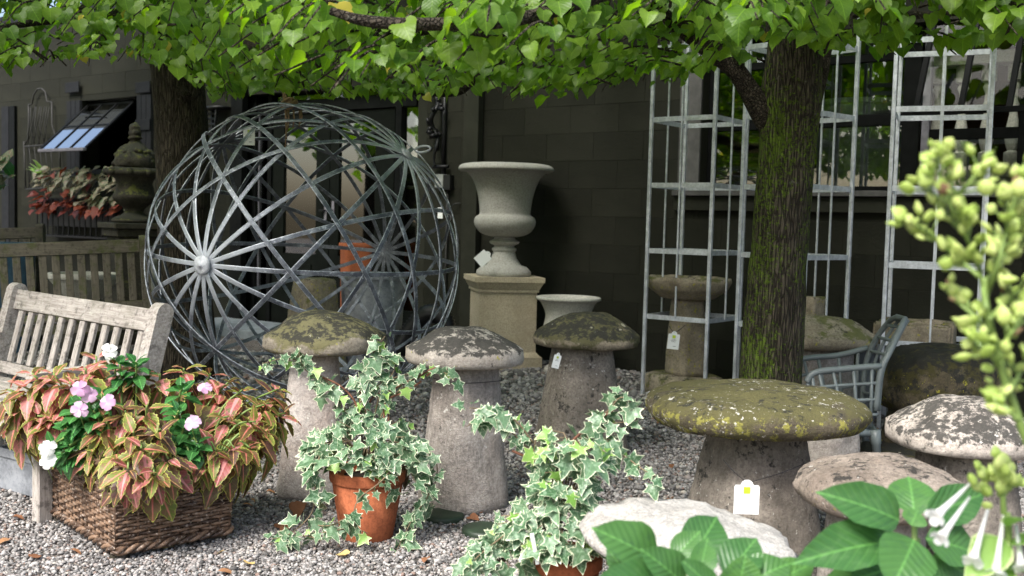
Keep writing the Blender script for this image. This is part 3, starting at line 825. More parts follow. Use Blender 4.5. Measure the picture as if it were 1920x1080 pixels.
def small_bracket():
    u0, z0 = wuz(388, 204, .1); u1, z1 = wuz(424, 206, .1); mb = MB()
    mb.wbox(u0 - .05, u1, z0 - .015, z0 + .015, .01, .2)
    for k in range(9):
        t = k / 8; z = z0 - .03 - .5 * t; w_ = (u1 - u0) * (.6 - .3 * t)
        c = wpt(u0 + w_ * .5, z, .1); pts = [c + WD * (math.cos(a) * w_ * .5) + Vector((0, 0, math.sin(a) * .04)) for a in np.linspace(0, 6.0, 12)]
        mb.tube(pts, .009, 5)
    mb.tube([wpt(u0, z0, .02), wpt(u0, z0 - .6, .02)], .014, 6); mb.tube([wpt(u1 - .08, z0, .18), wpt(u0 + .02, z0 - .6, .03)], .012, 6)
    mb.build("iron_bracket", MAT['iron'], bld, True)
small_bracket()

# right hand window ----------------------------------------------------
def right_window():
    uj0 = wuz(1276, 250)[0]
    wb("window_jamb", MAT['plaster'], uj0, WR0 - .003, WRS + .004, ZT, .006, .03)
    s = wb("window_sill", MAT['plaster'], uj0 - .02, uR, WRS - .045, WRS, -.1, .09)
    wb("sill_face", MAT['pilaster'], uj0 - .02, uR, WRS - .17, WRS - .05, .006, .05)
    NF = -.12
    fr = []
    def V(px, w, z0=WRS + .002, z1=WRT, n0=NF - .06, n1=NF, mat='frame'):
        u = wuz(px, 250, NF)[0]; o = board("window_frame", bld, MAT[mat], wpt(u, z0, (n0 + n1) / 2), wpt(u, z1, (n0 + n1) / 2), w, abs(n1 - n0), up=WN); fr.append((u, w)); return u
    us = [V(1326, .09), V(1510, .06), V(1706, .13), V(1917, .06), V(2040, .06)]
    wv("window_mullion", MAT['sash'], 1727, 1741, 250, WRS + .002, WRT, NF - .05, NF + .01)
    z1 = wuz(1610, 226, NF)[1]; z0 = WRS
    z2 = wuz(1610, 110, NF)[1]
    for a, b, wa, wb_ in ((us[0], us[1], .09, .06), (us[1], us[2], .06, .13)):
        u0, u1 = a + wa / 2 + .001, b - wb_ / 2 - .001
        wb("window_rail", MAT['frame'], u0, u1, z1 - .045, z1 + .045, NF - .055, NF - .004)
        wb("window_rail", MAT['frame'], u0, u1, z2 - .03, z2 + .03, NF - .055, NF - .004)
        wb("window_rail", MAT['frame'], u0, u1, z0 + .002, z0 + .04, NF - .055, NF - .004)
        for (za, zb) in ((z0 + .041, z1 - .046), (z1 + .046, z2 - .031), (z2 + .031, WRT - .01)):
            wb("window_pane", MAT['glass'], u0, u1, za, zb, NF - .034, NF - .028)
    # right bay: lower fixed lights and an awning sash swung out
    u0 = wuz(1742, 250, NF)[0]; u1 = us[3] - .031
    zb = wuz(1830, 250, NF)[1]
    wb("window_rail", MAT['frame'], u0, uR, zb - .04, zb + .04, NF - .05, NF - .002)
    wb("window_pane", MAT['glass'], u0, u1, z0 + .003, zb - .041, NF - .034, NF - .028)
    wb("window_pane", MAT['glass'], us[3] + .031, us[4] - .031, z0 + .003, zb - .041, NF - .034, NF - .028)
    ztop = zb + 1.0
    def pivot(u, z, out):  # point on the opened sash
        t = (ztop - z) / (ztop - zb); return wpt(u, ztop - (ztop - zb) * t * math.cos(R(28)), NF + (ztop - zb) * t * math.sin(R(28)) + out)
    sh = wb("open_sash", MAT['frame'], u0, us[4], ztop - .025, ztop + .025, NF - .03, NF + .02)
    for u in (u0 + .02, (u0 + us[3]) / 2, us[3] - .01, us[4]):
        board("sash_bar", sh, MAT['frame'], pivot(u, ztop - .03, 0), pivot(u, zb, 0), .04, .035, up=WN)
    board("sash_bar", sh, MAT['frame'], pivot(u0, zb, 0) , pivot(us[4] + .05, zb, 0), .04, .036, up=WN)
    mb = MB(); q = [pivot(u0 + .04, ztop - .06, -.004), pivot(us[4] - .02, ztop - .06, -.004), pivot(us[4] - .02, zb + .04, -.004), pivot(u0 + .04, zb + .04, -.004)]
    q2 = [p + WN * .005 for p in q]; mb.add(q + q2, [(0, 1, 2, 3), (7, 6, 5, 4), (0, 4, 5, 1), (1, 5, 6, 2), (2, 6, 7, 3), (3, 7, 4, 0)])
    mb.build("sash_pane", MAT['glass_clear'], sh)
right_window()
# things standing inside behind that window
def balustrade():
    t = thing("stone_balustrade", "old stone balustrade displayed behind the right window glass", "balustrade", wpt(2.6, 0, -.5))
    nb = -.38; ztop = wuz(1830, 118, nb)[1]; zb = wuz(1830, 312, nb)[1]
    a = wuz(1738, 200, nb)[0]; b = uR
    wb("top_rail", MAT['lime_white'], a, b, ztop - .02, ztop + .07, nb - .1, nb + .1, t)
    wb("base_rail", MAT['lime_white'], a, b, zb - .09, zb, nb - .1, nb + .1, t)
    wb("base_block", MAT['lime_white'], a, b, .01, zb - .092, nb - .09, nb + .09, t)
    H = ztop - .022 - zb - .002
    prof = [(.055, 0), (.055, .13), (.03, .15), (.04, .18), (.055, .26), (.05, .36), (.03, .5), (.026, .56), (.04, .6), (.027, .64), (.024, .72), (.042, .78), (.03, .82), (.055, .84), (.055, 1.0)]
    for px in (1757, 1803, 1851, 1900, 1950):
        mb = MB(); mb.lathe([(r, z * H) for r, z in prof], 16, wpt(wuz(px, 220, nb)[0], zb + .001, nb)); mb.build("baluster", MAT['lime_white'], t, True, auto=50)
balustrade()
def tub():
    nb = -.75; u = wuz(1612, 250, nb)[0]; zt = wuz(1612, 192, nb)[1]; t = thing("zinc_tub", "round galvanised tub standing behind the window glass right of the tree", "tub", wpt(u, 0, nb))
    mb = MB(); mb.lathe([(.3, .55), (.36, zt - .05), (.38, zt - .04), (.38, zt), (.35, zt), (.33, zt - .06), (.28, .6)], 40, wpt(u, 0, nb)); mb.build("body", MAT['zinc'], t, True, auto=40)
    wb("stand", MAT['interior'], u - .35, u + .35, .01, .54, nb - .3, nb + .3, t)
tub()
def basketry():
    nb = -.6; u = wuz(1440, 280, nb)[0]; t = thing("wicker_screen", "dark brown twig panel leaning inside the window left of the trunk", "screen", wpt(u, 0, nb))
    for k in range(26):
        z = .9 + k * .065; mb = MB()
        mb.tube([wpt(u - .38 + j * .095, z + random.uniform(-.01, .01), nb + .02 * (-1) ** (j + k)) for j in range(9)], .024, 5); mb.build("twig", MAT['stem_brown'], t, True)
    wb("stand", MAT['interior'], u - .38, u + .38, .01, .86, nb - .1, nb + .1, t)
basketry()
# left window with the opened sash --------------------------------------
def left_window():
    NF = -.1
    fr = MAT['frame']
    wv("window_frame", fr, 150, 158, 200, WLB, WLT, NF - .05, NF + .02); wv("window_frame", fr, 256, 264, 200, WLB, WLT, NF - .05, NF + .02)
    wb("window_sill", MAT['shutter'], WL0 - .05, WL1 + .05, WLB - .07, WLB - .002, .006, .12)
    u0, u1 = wuz(159, 200, NF)[0], wuz(255, 200, NF)[0]
    zr = wuz(210, 180, NF)[1]
    wb("window_rail", fr, u0, u1, zr - .04, zr + .04, NF - .04, NF + .01)
    for px in (186, 207, 239):
        wv("window_bar", MAT['interior'] if px == 207 else fr, px, px + 3.5, 150, zr + .042, WLT, NF - .03, NF)
    wb("window_pane", MAT['glass'], u0, u1, zr + .042, WLT - .01, NF - .04, NF - .035)
    # open sash: hinge edge at the top, bottom swung far out
    zt = wuz(212, 193, NF)[1]
    Lp, Hh = 1.02, None
    A = wpt(wuz(168, 195, NF)[0], zt, NF + .01); B = wpt(wuz(254, 190, NF)[0], zt, NF + .01)
    # depth by which the bottom edge comes out, from the photograph
    outn = .72; drop = zt - (gnd_line := wuz(145, 280, NF + outn))[1]
    dv = WN * outn + Vector((0, 0, -drop))
    s = board("open_sash", bld, MAT['sash'], A + dv, B + dv, .05, .04, up=WN.cross(WD) + Vector((0, 0, .01)))
    nrm = dv.cross(WD).normalized()
    board("sash_bar", s, fr, A, B, .05, .035, up=nrm)
    board("sash_bar", s, fr, A + dv * .5 + WD * .03, B + dv * .5 - WD * .03, .028, .02, up=nrm)
    for k in (0.0, 1 / 3, 2 / 3, 1.0):
        p = A.lerp(B, k); board("sash_bar", s, MAT['frame'], p + dv * .03, p + dv * .975, .05 if k in (0., 1.) else .03, .03, up=nrm)
    e1, e2 = WD * .03, dv * .04
    for i in range(3):
        for j in range(2):
            mb = MB(); a0 = A.lerp(B, i / 3) + dv * (j / 2) + e1 * .6 + e2 * .5; a1 = A.lerp(B, (i + 1) / 3) + dv * (j / 2) - e1 * .6 + e2 * .5
            w_ = dv * .46; q = [a0, a1, a1 + w_, a0 + w_]; q2 = [p + nrm * .004 for p in q]
            mb.add(q + q2, [(0, 1, 2, 3), (7, 6, 5, 4), (0, 4, 5, 1), (1, 5, 6, 2), (2, 6, 7, 3), (3, 7, 4, 0)]); mb.build("sash_pane", MAT['glass_sash'], s)
    mb = MB(); c = A.lerp(B, 0) + dv * .9; mb.tube([c, wpt(wuz(160, 200, NF)[0], c.z + .1, NF)], .008, 6); mb.build("sash_stay", MAT['iron'], s)
    # second sash of the next window, seen beside the trunk
    C_ = wpt(wuz(258, 120, NF)[0], wuz(258, 115, NF)[1], NF + .03); 
    # shutters
    for (x0, x1) in ((125, 150), (256, 283)):
        u0, u1 = wuz(x0, 300, .04)[0], wuz(x1, 300, .04)[0]
        n_ = 3; w_ = (u1 - u0) / n_
        sh = wb("shutter", MAT['shutter'], u0, u1, WLB - .1, WLT, .005, .025)
        for k in range(n_): wb("shutter_board", MAT['shutter'], u0 + k * w_ + .004, u0 + (k + 1) * w_ - .004, WLB - .1, WLT, .026, .045, sh)
        for zz in (wuz(x0, 165, .05)[1], wuz(x0, 235, .05)[1]): wb("shutter_batten", MAT['shutter'], u0, u1, zz - .07, zz + .07, .0455, .066, sh)
    u0, u1 = wuz(18, 300, .04)[0], wuz(28, 300, .04)[0]; wb("shutter", MAT['frame'], u0, u1, .2, WLT, .005, .05)
    u0, u1 = wuz(4, 300, .04)[0], wuz(17, 300, .04)[0]; wb("shutter", MAT['shutter'], u0, u1, .8, WLT, .005, .05)
left_window()
# ------------------------------------------------------------------ staddle stones and other stones
def staddle(label, px, d, R_, ztop, zcap, cap_prof, stem_top, stem_bot, cap_mat, stem_mat, seed, amp=.018, sup=2.4, dx_stem=0.0, zbot=0.0, tilt=(0, 0), freq=7.0, elong=1.0, cat="staddle stone", flat_facets=0, rot=0.0):
    """cap_prof: list of (fraction of R, fraction of cap height) from the underside centre up to the top centre"""
    c0 = at(px, 600, d); t = thing("staddle_stone", label, cat, (c0.x, d, 0), "staddle stones in the yard")
    Hc = ztop - zcap
    prof = [(max(r, 1e-4) * R_, zcap + h * Hc) for r, h in cap_prof]
    prof = resample(prof, .018)
    mb = MB(); mb.lathe(prof, 96, (0, 0, 0), amp * 1.25, freq, seed, rot=rot or seed, sup=2.3)
    m = Matrix.Translation((c0.x, d, 0)) @ Matrix.Rotation(R(tilt[0]), 4, 'X') @ Matrix.Rotation(R(tilt[1]), 4, 'Y') @ Matrix.Diagonal((elong, 1, 1, 1))
    mb.v = [tuple(m @ Vector(v)) for v in mb.v]
    mb.build("cap", cap_mat, t, True)
    if stem_mat:
        st = resample([(stem_bot * .96, zbot), (stem_bot, zbot + .03), (stem_top * 1.0, zcap - .02), (stem_top * .98, zcap + .03)], .025)
        mb = MB(); mb.lathe(st, 56, (c0.x + dx_stem, d, 0), amp * .55, 9, seed + 3, sup=3.2, rot=.35 + seed)
        mb.build("stem", stem_mat, t, True)
    return t
CAP_FACET = [(.3, .06), (.86, 0), (.97, .05), (1.0, .16), (.985, .44), (.93, .50), (.62, .80), (.42, .95), (.33, 1.0), (.0, .985)]
CAP_DOME = [(.3, .08), (.84, 0), (.96, .06), (1.0, .2), (.985, .36), (.9, .48), (.7, .72), (.48, .92), (.3, .99), (0, 1.0)]
CAP_FLAT = [(.3, .1), (.8, 0), (.93, .06), (.99, .3), (1.0, .52), (.95, .72), (.84, .87), (.6, .96), (.3, 1.0), (0, 1.0)]
CAP_ROUND = [(.3, .05), (.85, 0), (.97, .12), (1.0, .32), (.95, .56), (.82, .76), (.6, .92), (.3, 1.0), (0, 1.0)]
def zat(px, py, d): return at(px, py, d).z
staddle("mossy olive-capped staddle stone with whitewashed stem behind the left ivy pot", 609, 4.88, .278, zat(609, 585, 4.88), zat(609, 664, 4.75), CAP_FACET, .105, .17, MAT['st_moss'], MAT['st_stem_w'], 1.3, dx_stem=-.04)
staddle("pale grey staddle stone with black lichen on its cap between the two ivy plants", 872, 4.73, .268, zat(872, 615, 4.73), zat(872, 688, 4.6), CAP_FACET, .13, .185, MAT['st_grey'], MAT['st_stem'], 5.1, amp=.014, dx_stem=.01)
staddle("dark lichened staddle stone in front of the low white urn", 1100, 5.96, .302, zat(1100, 587, 5.96), zat(1100, 655, 5.8), CAP_DOME, .158, .25, MAT['st_dark'], MAT['st_stem_d'], 9.4, dx_stem=-.02)
staddle("wide flat staddle stone covered in yellow and white lichen before the mossy trunk", 1418, 4.15, .425, zat(1418, 716, 4.3), zat(1418, 826, 3.8), CAP_FLAT, .168, .255, MAT['st_big'], MAT['st_stem_d'], 14.2, amp=.02, freq=5, dx_stem=.02)
staddle("pale speckled staddle stone at the right edge beside the green seed stalk", 1822, 3.9, .285, zat(1822, 742, 3.95), zat(1822, 862, 3.65), [(.3, .05), (.86, 0), (.97, .05), (1.0, .18), (.985, .40), (.93, .47), (.6, .8), (.38, .97), (0, 1.0)], .15, .2, MAT['st_pale'], MAT['st_stem_d'], 18.8)
staddle("grey-brown staddle stone half hidden behind the mossy trunk", 1535, 6.9, .36, zat(1535, 590, 6.9), zat(1535, 655, 6.7), CAP_DOME, .2, .25, MAT['st_bath'], MAT['st_stem'], 22.0, amp=.022)
staddle("bleached white staddle cap low in front beside the hydrangea leaves", 1292, 3.12, .285, zat(1292, 975, 3.12), zat(1292, 1072, 2.95), CAP_ROUND, .13, .16, MAT['st_white'], MAT['st_stem'], 27.5, amp=.035, freq=6.5, tilt=(3, 4))
staddle("brown sandstone staddle cap between flat lichened stone and hydrangea", 1662, 3.5, .262, zat(1662, 872, 3.5), zat(1662, 980, 3.3), CAP_ROUND, .14, .17, MAT['st_brown'], MAT['st_stem'], 33.0, amp=.026, freq=6)
staddle("blackened mossy domed staddle cap behind the grey armchair", 1772, 6.05, .37, zat(1772, 652, 6.05), zat(1772, 785, 5.8), [(.3, .05), (.75, 0), (.9, .06), (.98, .2), (1.0, .36), (.93, .62), (.78, .86), (.55, .98), (.2, 1.0), (0, 1.0)], .27, .3, MAT['st_black'], MAT['st_black'], 38.0, amp=.03, freq=5)
# pale squat stem behind the big flat one
def loose_stem(label, px, py, d, w, h, mat, seed, zb=0.0, name="stone_stem", cat="stone", sup=3.5, taper=.88):
    c = at(px, py, d); t = MB(); t.lathe(resample([(w * .97, zb), (w, zb + .02), (w * taper, zb + h - .02), (w * taper * .94, zb + h), (0.001, zb + h)], .03), 48, (0, 0, 0), .012, 8, seed, sup=sup, rot=seed)
    o = t.build(name, mat, None, True, Matrix.Translation((c.x, d, 0))); return tagit(o, label, cat)
loose_stem("pale squat stone base standing behind the wide flat lichened stone", 1552, 850, 5.3, .14, .34, MAT['st_stem'], 2.2, name="squat_stone")
loose_stem("square grey stone block seen just right of the mossy trunk", 1522, 560, 7.6, .075, zat(1522, 556, 7.6), MAT['st_bath'], .7, sup=8, taper=1.0, name="stone_block")
loose_stem("tall tapering brown stone standing behind the metal sphere", 590, 540, 8.9, .24, zat(590, 522, 8.9), MAT['st_bath'], 4.0, sup=5, taper=.6, name="standing_stone")
loose_stem("low mossy stone slab under the black domed cap", 1690, 800, 5.75, .24, .10, MAT['st_black'], 6.0, sup=5, name="mossy_stone")

# ------------------------------------------------------------------ urns and pedestals
def urn_pedestal():
    c = gnd(940, 700); d = 9.55; X = at(942, 600, d).x
    zt = zat(942, 517, d); t = thing("stone_pedestal", "square buff stone pedestal carrying the large campana urn", "pedestal", (X, d, 0))
    rot = math.atan2(-1, 1) + R(12)
    def sq(name, h0, h1, w0, w1=None, b=.004, parent=t):
        w1 = w1 or w0; mb = MB()
        for (w_, z) in ((w0, h0), (w1, h1)):
            for k in range(4):
                a = rot + k * math.pi / 2; mb.v.append((X + w_ * .7071 * math.cos(a), d + w_ * .7071 * math.sin(a), z))
        mb.f = [(3, 2, 1, 0), (4, 5, 6, 7), (0, 1, 5, 4), (1, 2, 6, 5), (2, 3, 7, 6), (3, 0, 4, 7)]
        return mb.build(name, MAT['lime_ped'], parent)
    W_ = .52
    sq("plinth", 0, .11, W_ + .10); sq("base_moulding", .11, .15, W_ + .08, W_ + .01); sq("shaft", .15, zt - .135, W_)
    sq("necking", zt - .135, zt - .11, W_ + .03); sq("cornice", zt - .11, zt - .045, W_ + .035, W_ + .1); sq("cap_slab", zt - .045, zt, W_ + .115)
    # the urn
    u = thing("campana_urn", "large pale stone campana urn standing on the square pedestal", "urn", (X, d, zt))
    H = zat(940, 306, d) - zt; s = H
    Rm = .44
    foot = [(.0, 0), (.245, 0), (.255, .015), (.25, .045), (.225, .07), (.21, .085), (.16, .10), (.12, .16), (.10, .22), (.112, .235), (.112, .25), (.095, .262), (.09, .275), (.13, .295), (.14, .315), (.10, .335), (.09, .36)]
    mb = MB(); mb.lathe([(r, z * s / 1.03) for r, z in foot], 64, (X, d, zt + .001), .0015, 20, 3); mb.build("foot", MAT['lime'], u, True, auto=55)
    bowl = smooth_prof([(.05, .35), (.17, .365), (.24, .40), (.28, .46), (.285, .51), (.265, .545), (.235, .555), (.235, .60), (.25, .72), (.285, .84), (.335, .925), (.40, .96)], 2)
    mb = MB(); mb.lathe([(r, z * s / 1.03) for r, z in bowl], 128, (X, d, zt + .001), .001, 20, 5, flute=44, famp=.012, frange=(.56 * s / 1.03, .9 * s / 1.03)); mb.build("bowl", MAT['lime'], u, True, auto=60)
    rim = smooth_prof([(.38, .945), (.425, .952), (.44, .968), (.43, .995), (.405, 1.012), (.35, 1.022), (.32, 1.02), (.29, .98), (.26, .85), (.0, .84)], 1)
    mb = MB(); mb.lathe([(r, z * s / 1.03) for r, z in rim], 96, (X, d, zt + .001)); mb.build("rim", MAT['lime'], u, True, auto=60)
urn_pedestal()
def low_urn():
    d = 9.15; X = at(1066, 560, d).x; zt = zat(1066, 556, d); t = thing("low_urn", "shallow white stone urn on the gravel behind the dark lichened staddle stone", "urn", (X, d, 0))
    mb = MB(); mb.lathe(smooth_prof([(0, 0), (.2, 0), (.2, .05), (.12, .09), (.07, .17), (.07, .26), (.1, .29)], 1), 48, (X, d, 0)); mb.build("foot", MAT['lime_white'], t, True, auto=50)
    mb = MB(); mb.lathe(smooth_prof([(.08, .28), (.18, .31), (.22, .4), (.2, .48), (.2, .54), (.25, zt - .04), (.285, zt - .03), (.29, zt - .012), (.275, zt), (.24, zt), (.2, zt - .04), (0, zt - .06)], 1), 72, (X, d, 0)); mb.build("bowl", MAT['lime_white'], t, True, auto=55)
low_urn()
def finial_urn():
    d = 10.6; X = at(252, 420, d).x; zt = zat(252, 418, d); t = thing("garden_pedestal", "dark weathered square pedestal below the finial urn by the left tree", "pedestal", (X, d, 0))
    for nm, w_, z0, z1 in (("plinth", .5, 0, .12), ("shaft", .42, .121, zt - .14), ("cornice", .5, zt - .139, zt - .06), ("cap_slab", .57, zt - .059, zt)):
        o = bpy.data.objects.new(nm, box_mesh(nm, MAT['st_garden'], w_, w_, z1 - z0, .008)); link(o, t, Matrix.Translation((X, d, (z0 + z1) / 2)) @ Matrix.Rotation(R(38), 4, 'Z'))
    u = thing("finial_urn", "black mossy stone urn with carved fruit lid and pointed finial", "urn", (X, d, zt))
    H = zat(252, 229, d) - zt; s = H
    mb = MB(); mb.lathe(smooth_prof([(0, 0), (.22, 0), (.22, .04), (.1, .09), (.09, .14), (.18, .20), (.22, .26), (.19, .3), (.17, .42), (.22, .46)], 1), 48, (X, d, zt), .006, 20, 4); mb.v = [(v[0], v[1], zt + (v[2] - zt) * s) for v in mb.v]; mb.build("bowl", MAT['st_garden'], u, True)
    mb = MB(); mb.lathe(smooth_prof([(.2, .455), (.27, .47), (.28, .52), (.22, .55), (.0, .55)], 1), 48, (X, d, zt), .012, 20, 4); mb.v = [(v[0], v[1], zt + (v[2] - zt) * s) for v in mb.v]
    for k in range(9):
        a = k * 6.283 / 9; p = Vector((X + .27 * math.cos(a), d + .27 * math.sin(a), zt + .5 * s)); mb.lathe([(.001, -.04), (.035, -.02), (.04, 0), (.03, .03), (.001, .045)], 8, p)
    mb.build("rim", MAT['st_garden'], u, True)
    mb = MB(); mb.lathe(smooth_prof([(.2, .55), (.21, .62), (.17, .70), (.1, .76), (.05, .79), (.04, .82), (.075, .84), (.05, .86), (.075, .89), (.05, .92), (.055, .95), (.03, .98), (0, 1.0)], 1), 48, (X, d, zt), .02, 22, 8); mb.v = [(v[0], v[1], zt + (v[2] - zt) * s) for v in mb.v]
    mb.build("lid", MAT['st_garden'], u, True)
    for k in range(40):
        a = random.uniform(0, 6.28); h = random.uniform(.57, .72); r = .2 * (1 - (h - .57) * 1.6)
        mb = MB(); q = random.uniform(.022, .036); mb.lathe([(.001, -q), (q * .8, -q * .5), (q, 0), (q * .8, q * .5), (.001, q)], 7, (X + r * math.cos(a), d + r * math.sin(a), zt + h * s)); mb.build("carved_fruit", MAT['st_garden'], u, True)
finial_urn()

# ------------------------------------------------------------------ metal sphere
def sphere():
    D = 7.04; c2 = C_POS + ray(574, 486).normalized() * (7.04 / ray(574, 486).normalized().y); Rr = 1.03
    cen = Vector((c2.x, c2.y, Rr + .012))
    t = thing("strap_sphere", "huge openwork sphere of riveted zinc straps tied to the tree", "sphere", (cen.x, cen.y, 0))
    def hub_dir(px, py):
        rd = ray(px, py).normalized(); oc = C_POS - cen; b_ = oc.dot(rd); tt = -b_ - math.sqrt(b_ * b_ - (oc.dot(oc) - Rr * Rr)); return (C_POS + rd * tt - cen).normalized()
    A_, B_ = hub_dir(388, 489), hub_dir(755, 290)
    m1 = (A_ + B_).normalized(); m2 = (A_ - B_).normalized(); A = (m1 + m2).normalized(); B = (m1 - m2).normalized(); E = A.cross(B)
    if E.z < 0: E = -E
    rt = (B - E).normalized()
    for nd, ax_ in zip(MAT['_hubs'], (A, B)): nd.inputs[1].default_value = tuple(cen + ax_ * Rr)
    axes = [A, B, E]; norms = []
    for i, a in enumerate(axes):
        b_, c_ = axes[(i + 1) % 3], axes[(i + 2) % 3]
        for k in range(8):
            th = k * math.pi / 8; n = (b_ * math.cos(th) + c_ * math.sin(th)).normalized()
            if all(abs(n.dot(m)) < .999 for m in norms): norms.append(n)
    for i, n in enumerate(norms):
        p = n.orthogonal().normalized(); q = n.cross(p); rad = Rr - .016 + i * .0015; mb = MB(); K = 120; w_ = .0135; th = .004
        for k in range(K):
            a = 2 * math.pi * k / K; e = p * math.cos(a) + q * math.sin(a)
            wob = 1 + .0012 * math.sin(a * 5 + i)
            for (sw, sr) in ((-.95, -1), (.95, -1), (1, -.6), (1, .6), (.72, 1), (-.72, 1), (-1, .6), (-1, -.6)): mb.v.append(tuple(cen + e * ((rad + sr * th) * wob) + n * (sw * w_)))
        for k in range(K):
            k2 = (k + 1) % K
            for j in range(8):
                j2 = (j + 1) % 8; mb.f.append((k * 8 + j, k * 8 + j2, k2 * 8 + j2, k2 * 8 + j))
        o = mb.build("strap", MAT['strap'], t); a_ = o.data.attributes.new("edgew", 'FLOAT', 'POINT'); a_.data.foreach_set("value", [0., 0., .7, 1., .1, .1, 1., .7] * K)
    for i, a in enumerate((A, -A, B, -B, E, -E)):
        x = a.orthogonal().normalized(); y = a.cross(x); mb = MB()
        rr = .058 if i == 0 else .045
        prof = [(rr, -.004), (rr * .97, .006), (rr * .7, .011), (.014, .014), (.012, .022), (.001, .024)]
        for (r, h) in prof:
            for k in range(24):
                an = 6.2832 * k / 24; r2 = r * (1 + (.16 * mnoise.noise(Vector((math.cos(an) * 4, math.sin(an) * 4, i))) if r > rr * .9 else 0)); mb.v.append(tuple(cen + a * (Rr + .012 + h) + (x * math.cos(an) + y * math.sin(an)) * r2))
        for j in range(len(prof) - 1):
            for k in range(24): mb.f.append((j * 24 + k, j * 24 + (k + 1) % 24, (j + 1) * 24 + (k + 1) % 24, (j + 1) * 24 + k))
        mb.build("hub", MAT['hub'] if i in (0, 2) else MAT['strap'], t, True)
    # lifting loop near the upper right hub
    mb = MB(); x = B.orthogonal().normalized(); y = B.cross(x); p0 = cen + B * (Rr + .03) + rt * .08
    mb.tube([p0 + rt * (.05 * math.cos(k * .5)) + B * (.03 + .03 * math.sin(k * .5)) for k in range(13)], .008, 6, closed=True); mb.build("lifting_ring", MAT['strap'], t, True)
    return cen, Rr
SC, SR = sphere()
def rope():
    p = at(536, 203, SC.y - .15); t = thing("jute_rope", "frayed jute rope knotted round the top of the strap sphere", "rope", p)
    q = at(520, 60, SC.y - .1); mb = MB()
    for s in (0, math.pi):
        pts = []
        for k in range(40):
            u = k / 39; m = p.lerp(q, u); pts.append(m + Vector((math.cos(u * 60 + s), math.sin(u * 60 + s), 0)) * .008)
        mb.tube(pts, .009, 6)
    mb.build("strand", MAT['rope'], t, True)
    mb = MB()
    for k in range(7):
        a = k * .9; c = p + Vector((.02 * math.cos(a) + .02, .02 * math.sin(a), .015 + .03 * random.random()))
        mb.tube([c + Vector((.032 * math.cos(v + a), .025 * math.sin(v), .022 * math.sin(v * 1.3 + a))) for v in np.linspace(0, 6.0, 14)], .009, 6)
    mb.build("knot", MAT['rope'], t, True)
    for k, (dx, L) in enumerate(((0.0, .28), (.05, .12), (.09, .11), (.10, .09), (.015, .14))):
        mb = MB(); s = p + Vector((dx, 0, -.01)); mb.tube([s, s + Vector((.006, 0, -L * .5)), s + Vector((-.004, .004, -L))], [.008, .006, .003], 5); mb.build("frayed_end", MAT['rope'], t, True)
rope()

# ------------------------------------------------------------------ galvanised trellis towers
def tower(label, cx, d, diag_ang, side, rung_pys, rung_px, ztop=3.4):
    """square tower; diag_ang = heading of the corner that points at the camera"""
    C = at(cx, 500, d); X = C.x
    t = thing("trellis_tower", label, "trellis", (X, d, 0), "galvanised trellis towers along the wall")
    r = side / math.sqrt(2); cor = []
    for k in range(4):
        a = diag_ang + k * math.pi / 2; cor.append(Vector((X + r * math.cos(a), d + r * math.sin(a), 0)))
    cen = Vector((X, d, 0))
    for c in cor:
        up = (c - cen).normalized(); s = up.cross(Vector((0, 0, 1)))
        board("corner_post", t, MAT['galv'], c, c + Vector((0, 0, ztop)), .026, .026, up=(up + s).normalized())
    zs = [zat(rung_px, py, d) for py in rung_pys]
    for i in range(4):
        a, b = cor[i], cor[(i + 1) % 4]; dr = (b - a).normalized(); ou = ((a + b) / 2 - cen).normalized()
        for z in zs:
            board("rung", t, MAT['galv'], a + dr * .014 + Vector((0, 0, z)), b - dr * .014 + Vector((0, 0, z)), .006, .036, up=(0, 0, 1), b=.001)
        m = (a + b) / 2 + ou * .009
        board("thin_bar", t, MAT['galv'], m + Vector((0, 0, zs[-1] - .0)), m + Vector((0, 0, ztop)), .012, .012, up=ou, b=.001)
    return t
tower("galvanised trellis tower enclosing the rough stone birdbath", 1302, 8.0, R(-90 + 7), .53, (95, 228, 350, 472, 594), 1302)
tower("galvanised trellis tower standing behind the mossy trunk", 1488, 7.4, R(-90 - 4), .54, (90, 220, 353, 480, 610), 1488)
tower("galvanised trellis tower at the right above the stone trough", 1752, 7.0, R(-90 + 22), .58, (86, 212, 357, 498, 640), 1752)

def birdbath():
    d = 8.08; X = at(1288, 600, d).x; t = thing("birdbath", "rough stone birdbath on a tapering pillar inside the trellis tower", "birdbath", (X, d, 0))
    z1 = zat(1288, 520, d); z0 = zat(1288, 560, d); zb = zat(1288, 702, d)
    mb = MB(); mb.lathe(resample([(.1, z0 - .005), (.2, z0 + .005), (.29, z0 + .07), (.325, z1 - .03), (.32, z1), (.25, z1 + .005), (.2, z1 - .05), (0.001, z1 - .06)], .02), 56, (X, d, 0), .018, 11, 3.3, sup=2.3, rot=R(-90 + 7)); mb.build("basin", MAT['st_bath'], t, True)
    mb = MB(); mb.lathe(resample([(.135, zb), (.13, zb + .1), (.105, z0 - .03), (.1, z0 + .01)], .03), 40, (X, d, 0), .012, 9, 8.1, sup=5, rot=.5); mb.build("pillar", MAT['st_bath'], t, True)
    mb = MB(); mb.lathe(resample([(.27, 0), (.28, .05), (.26, zb - .02), (.22, zb + .004), (.001, zb + .006)], .03), 40, (X, d, 0), .028, 8, 1.2, sup=4, rot=.5); mb.build("base_stone", MAT['st_bath'], t, True)
birdbath()
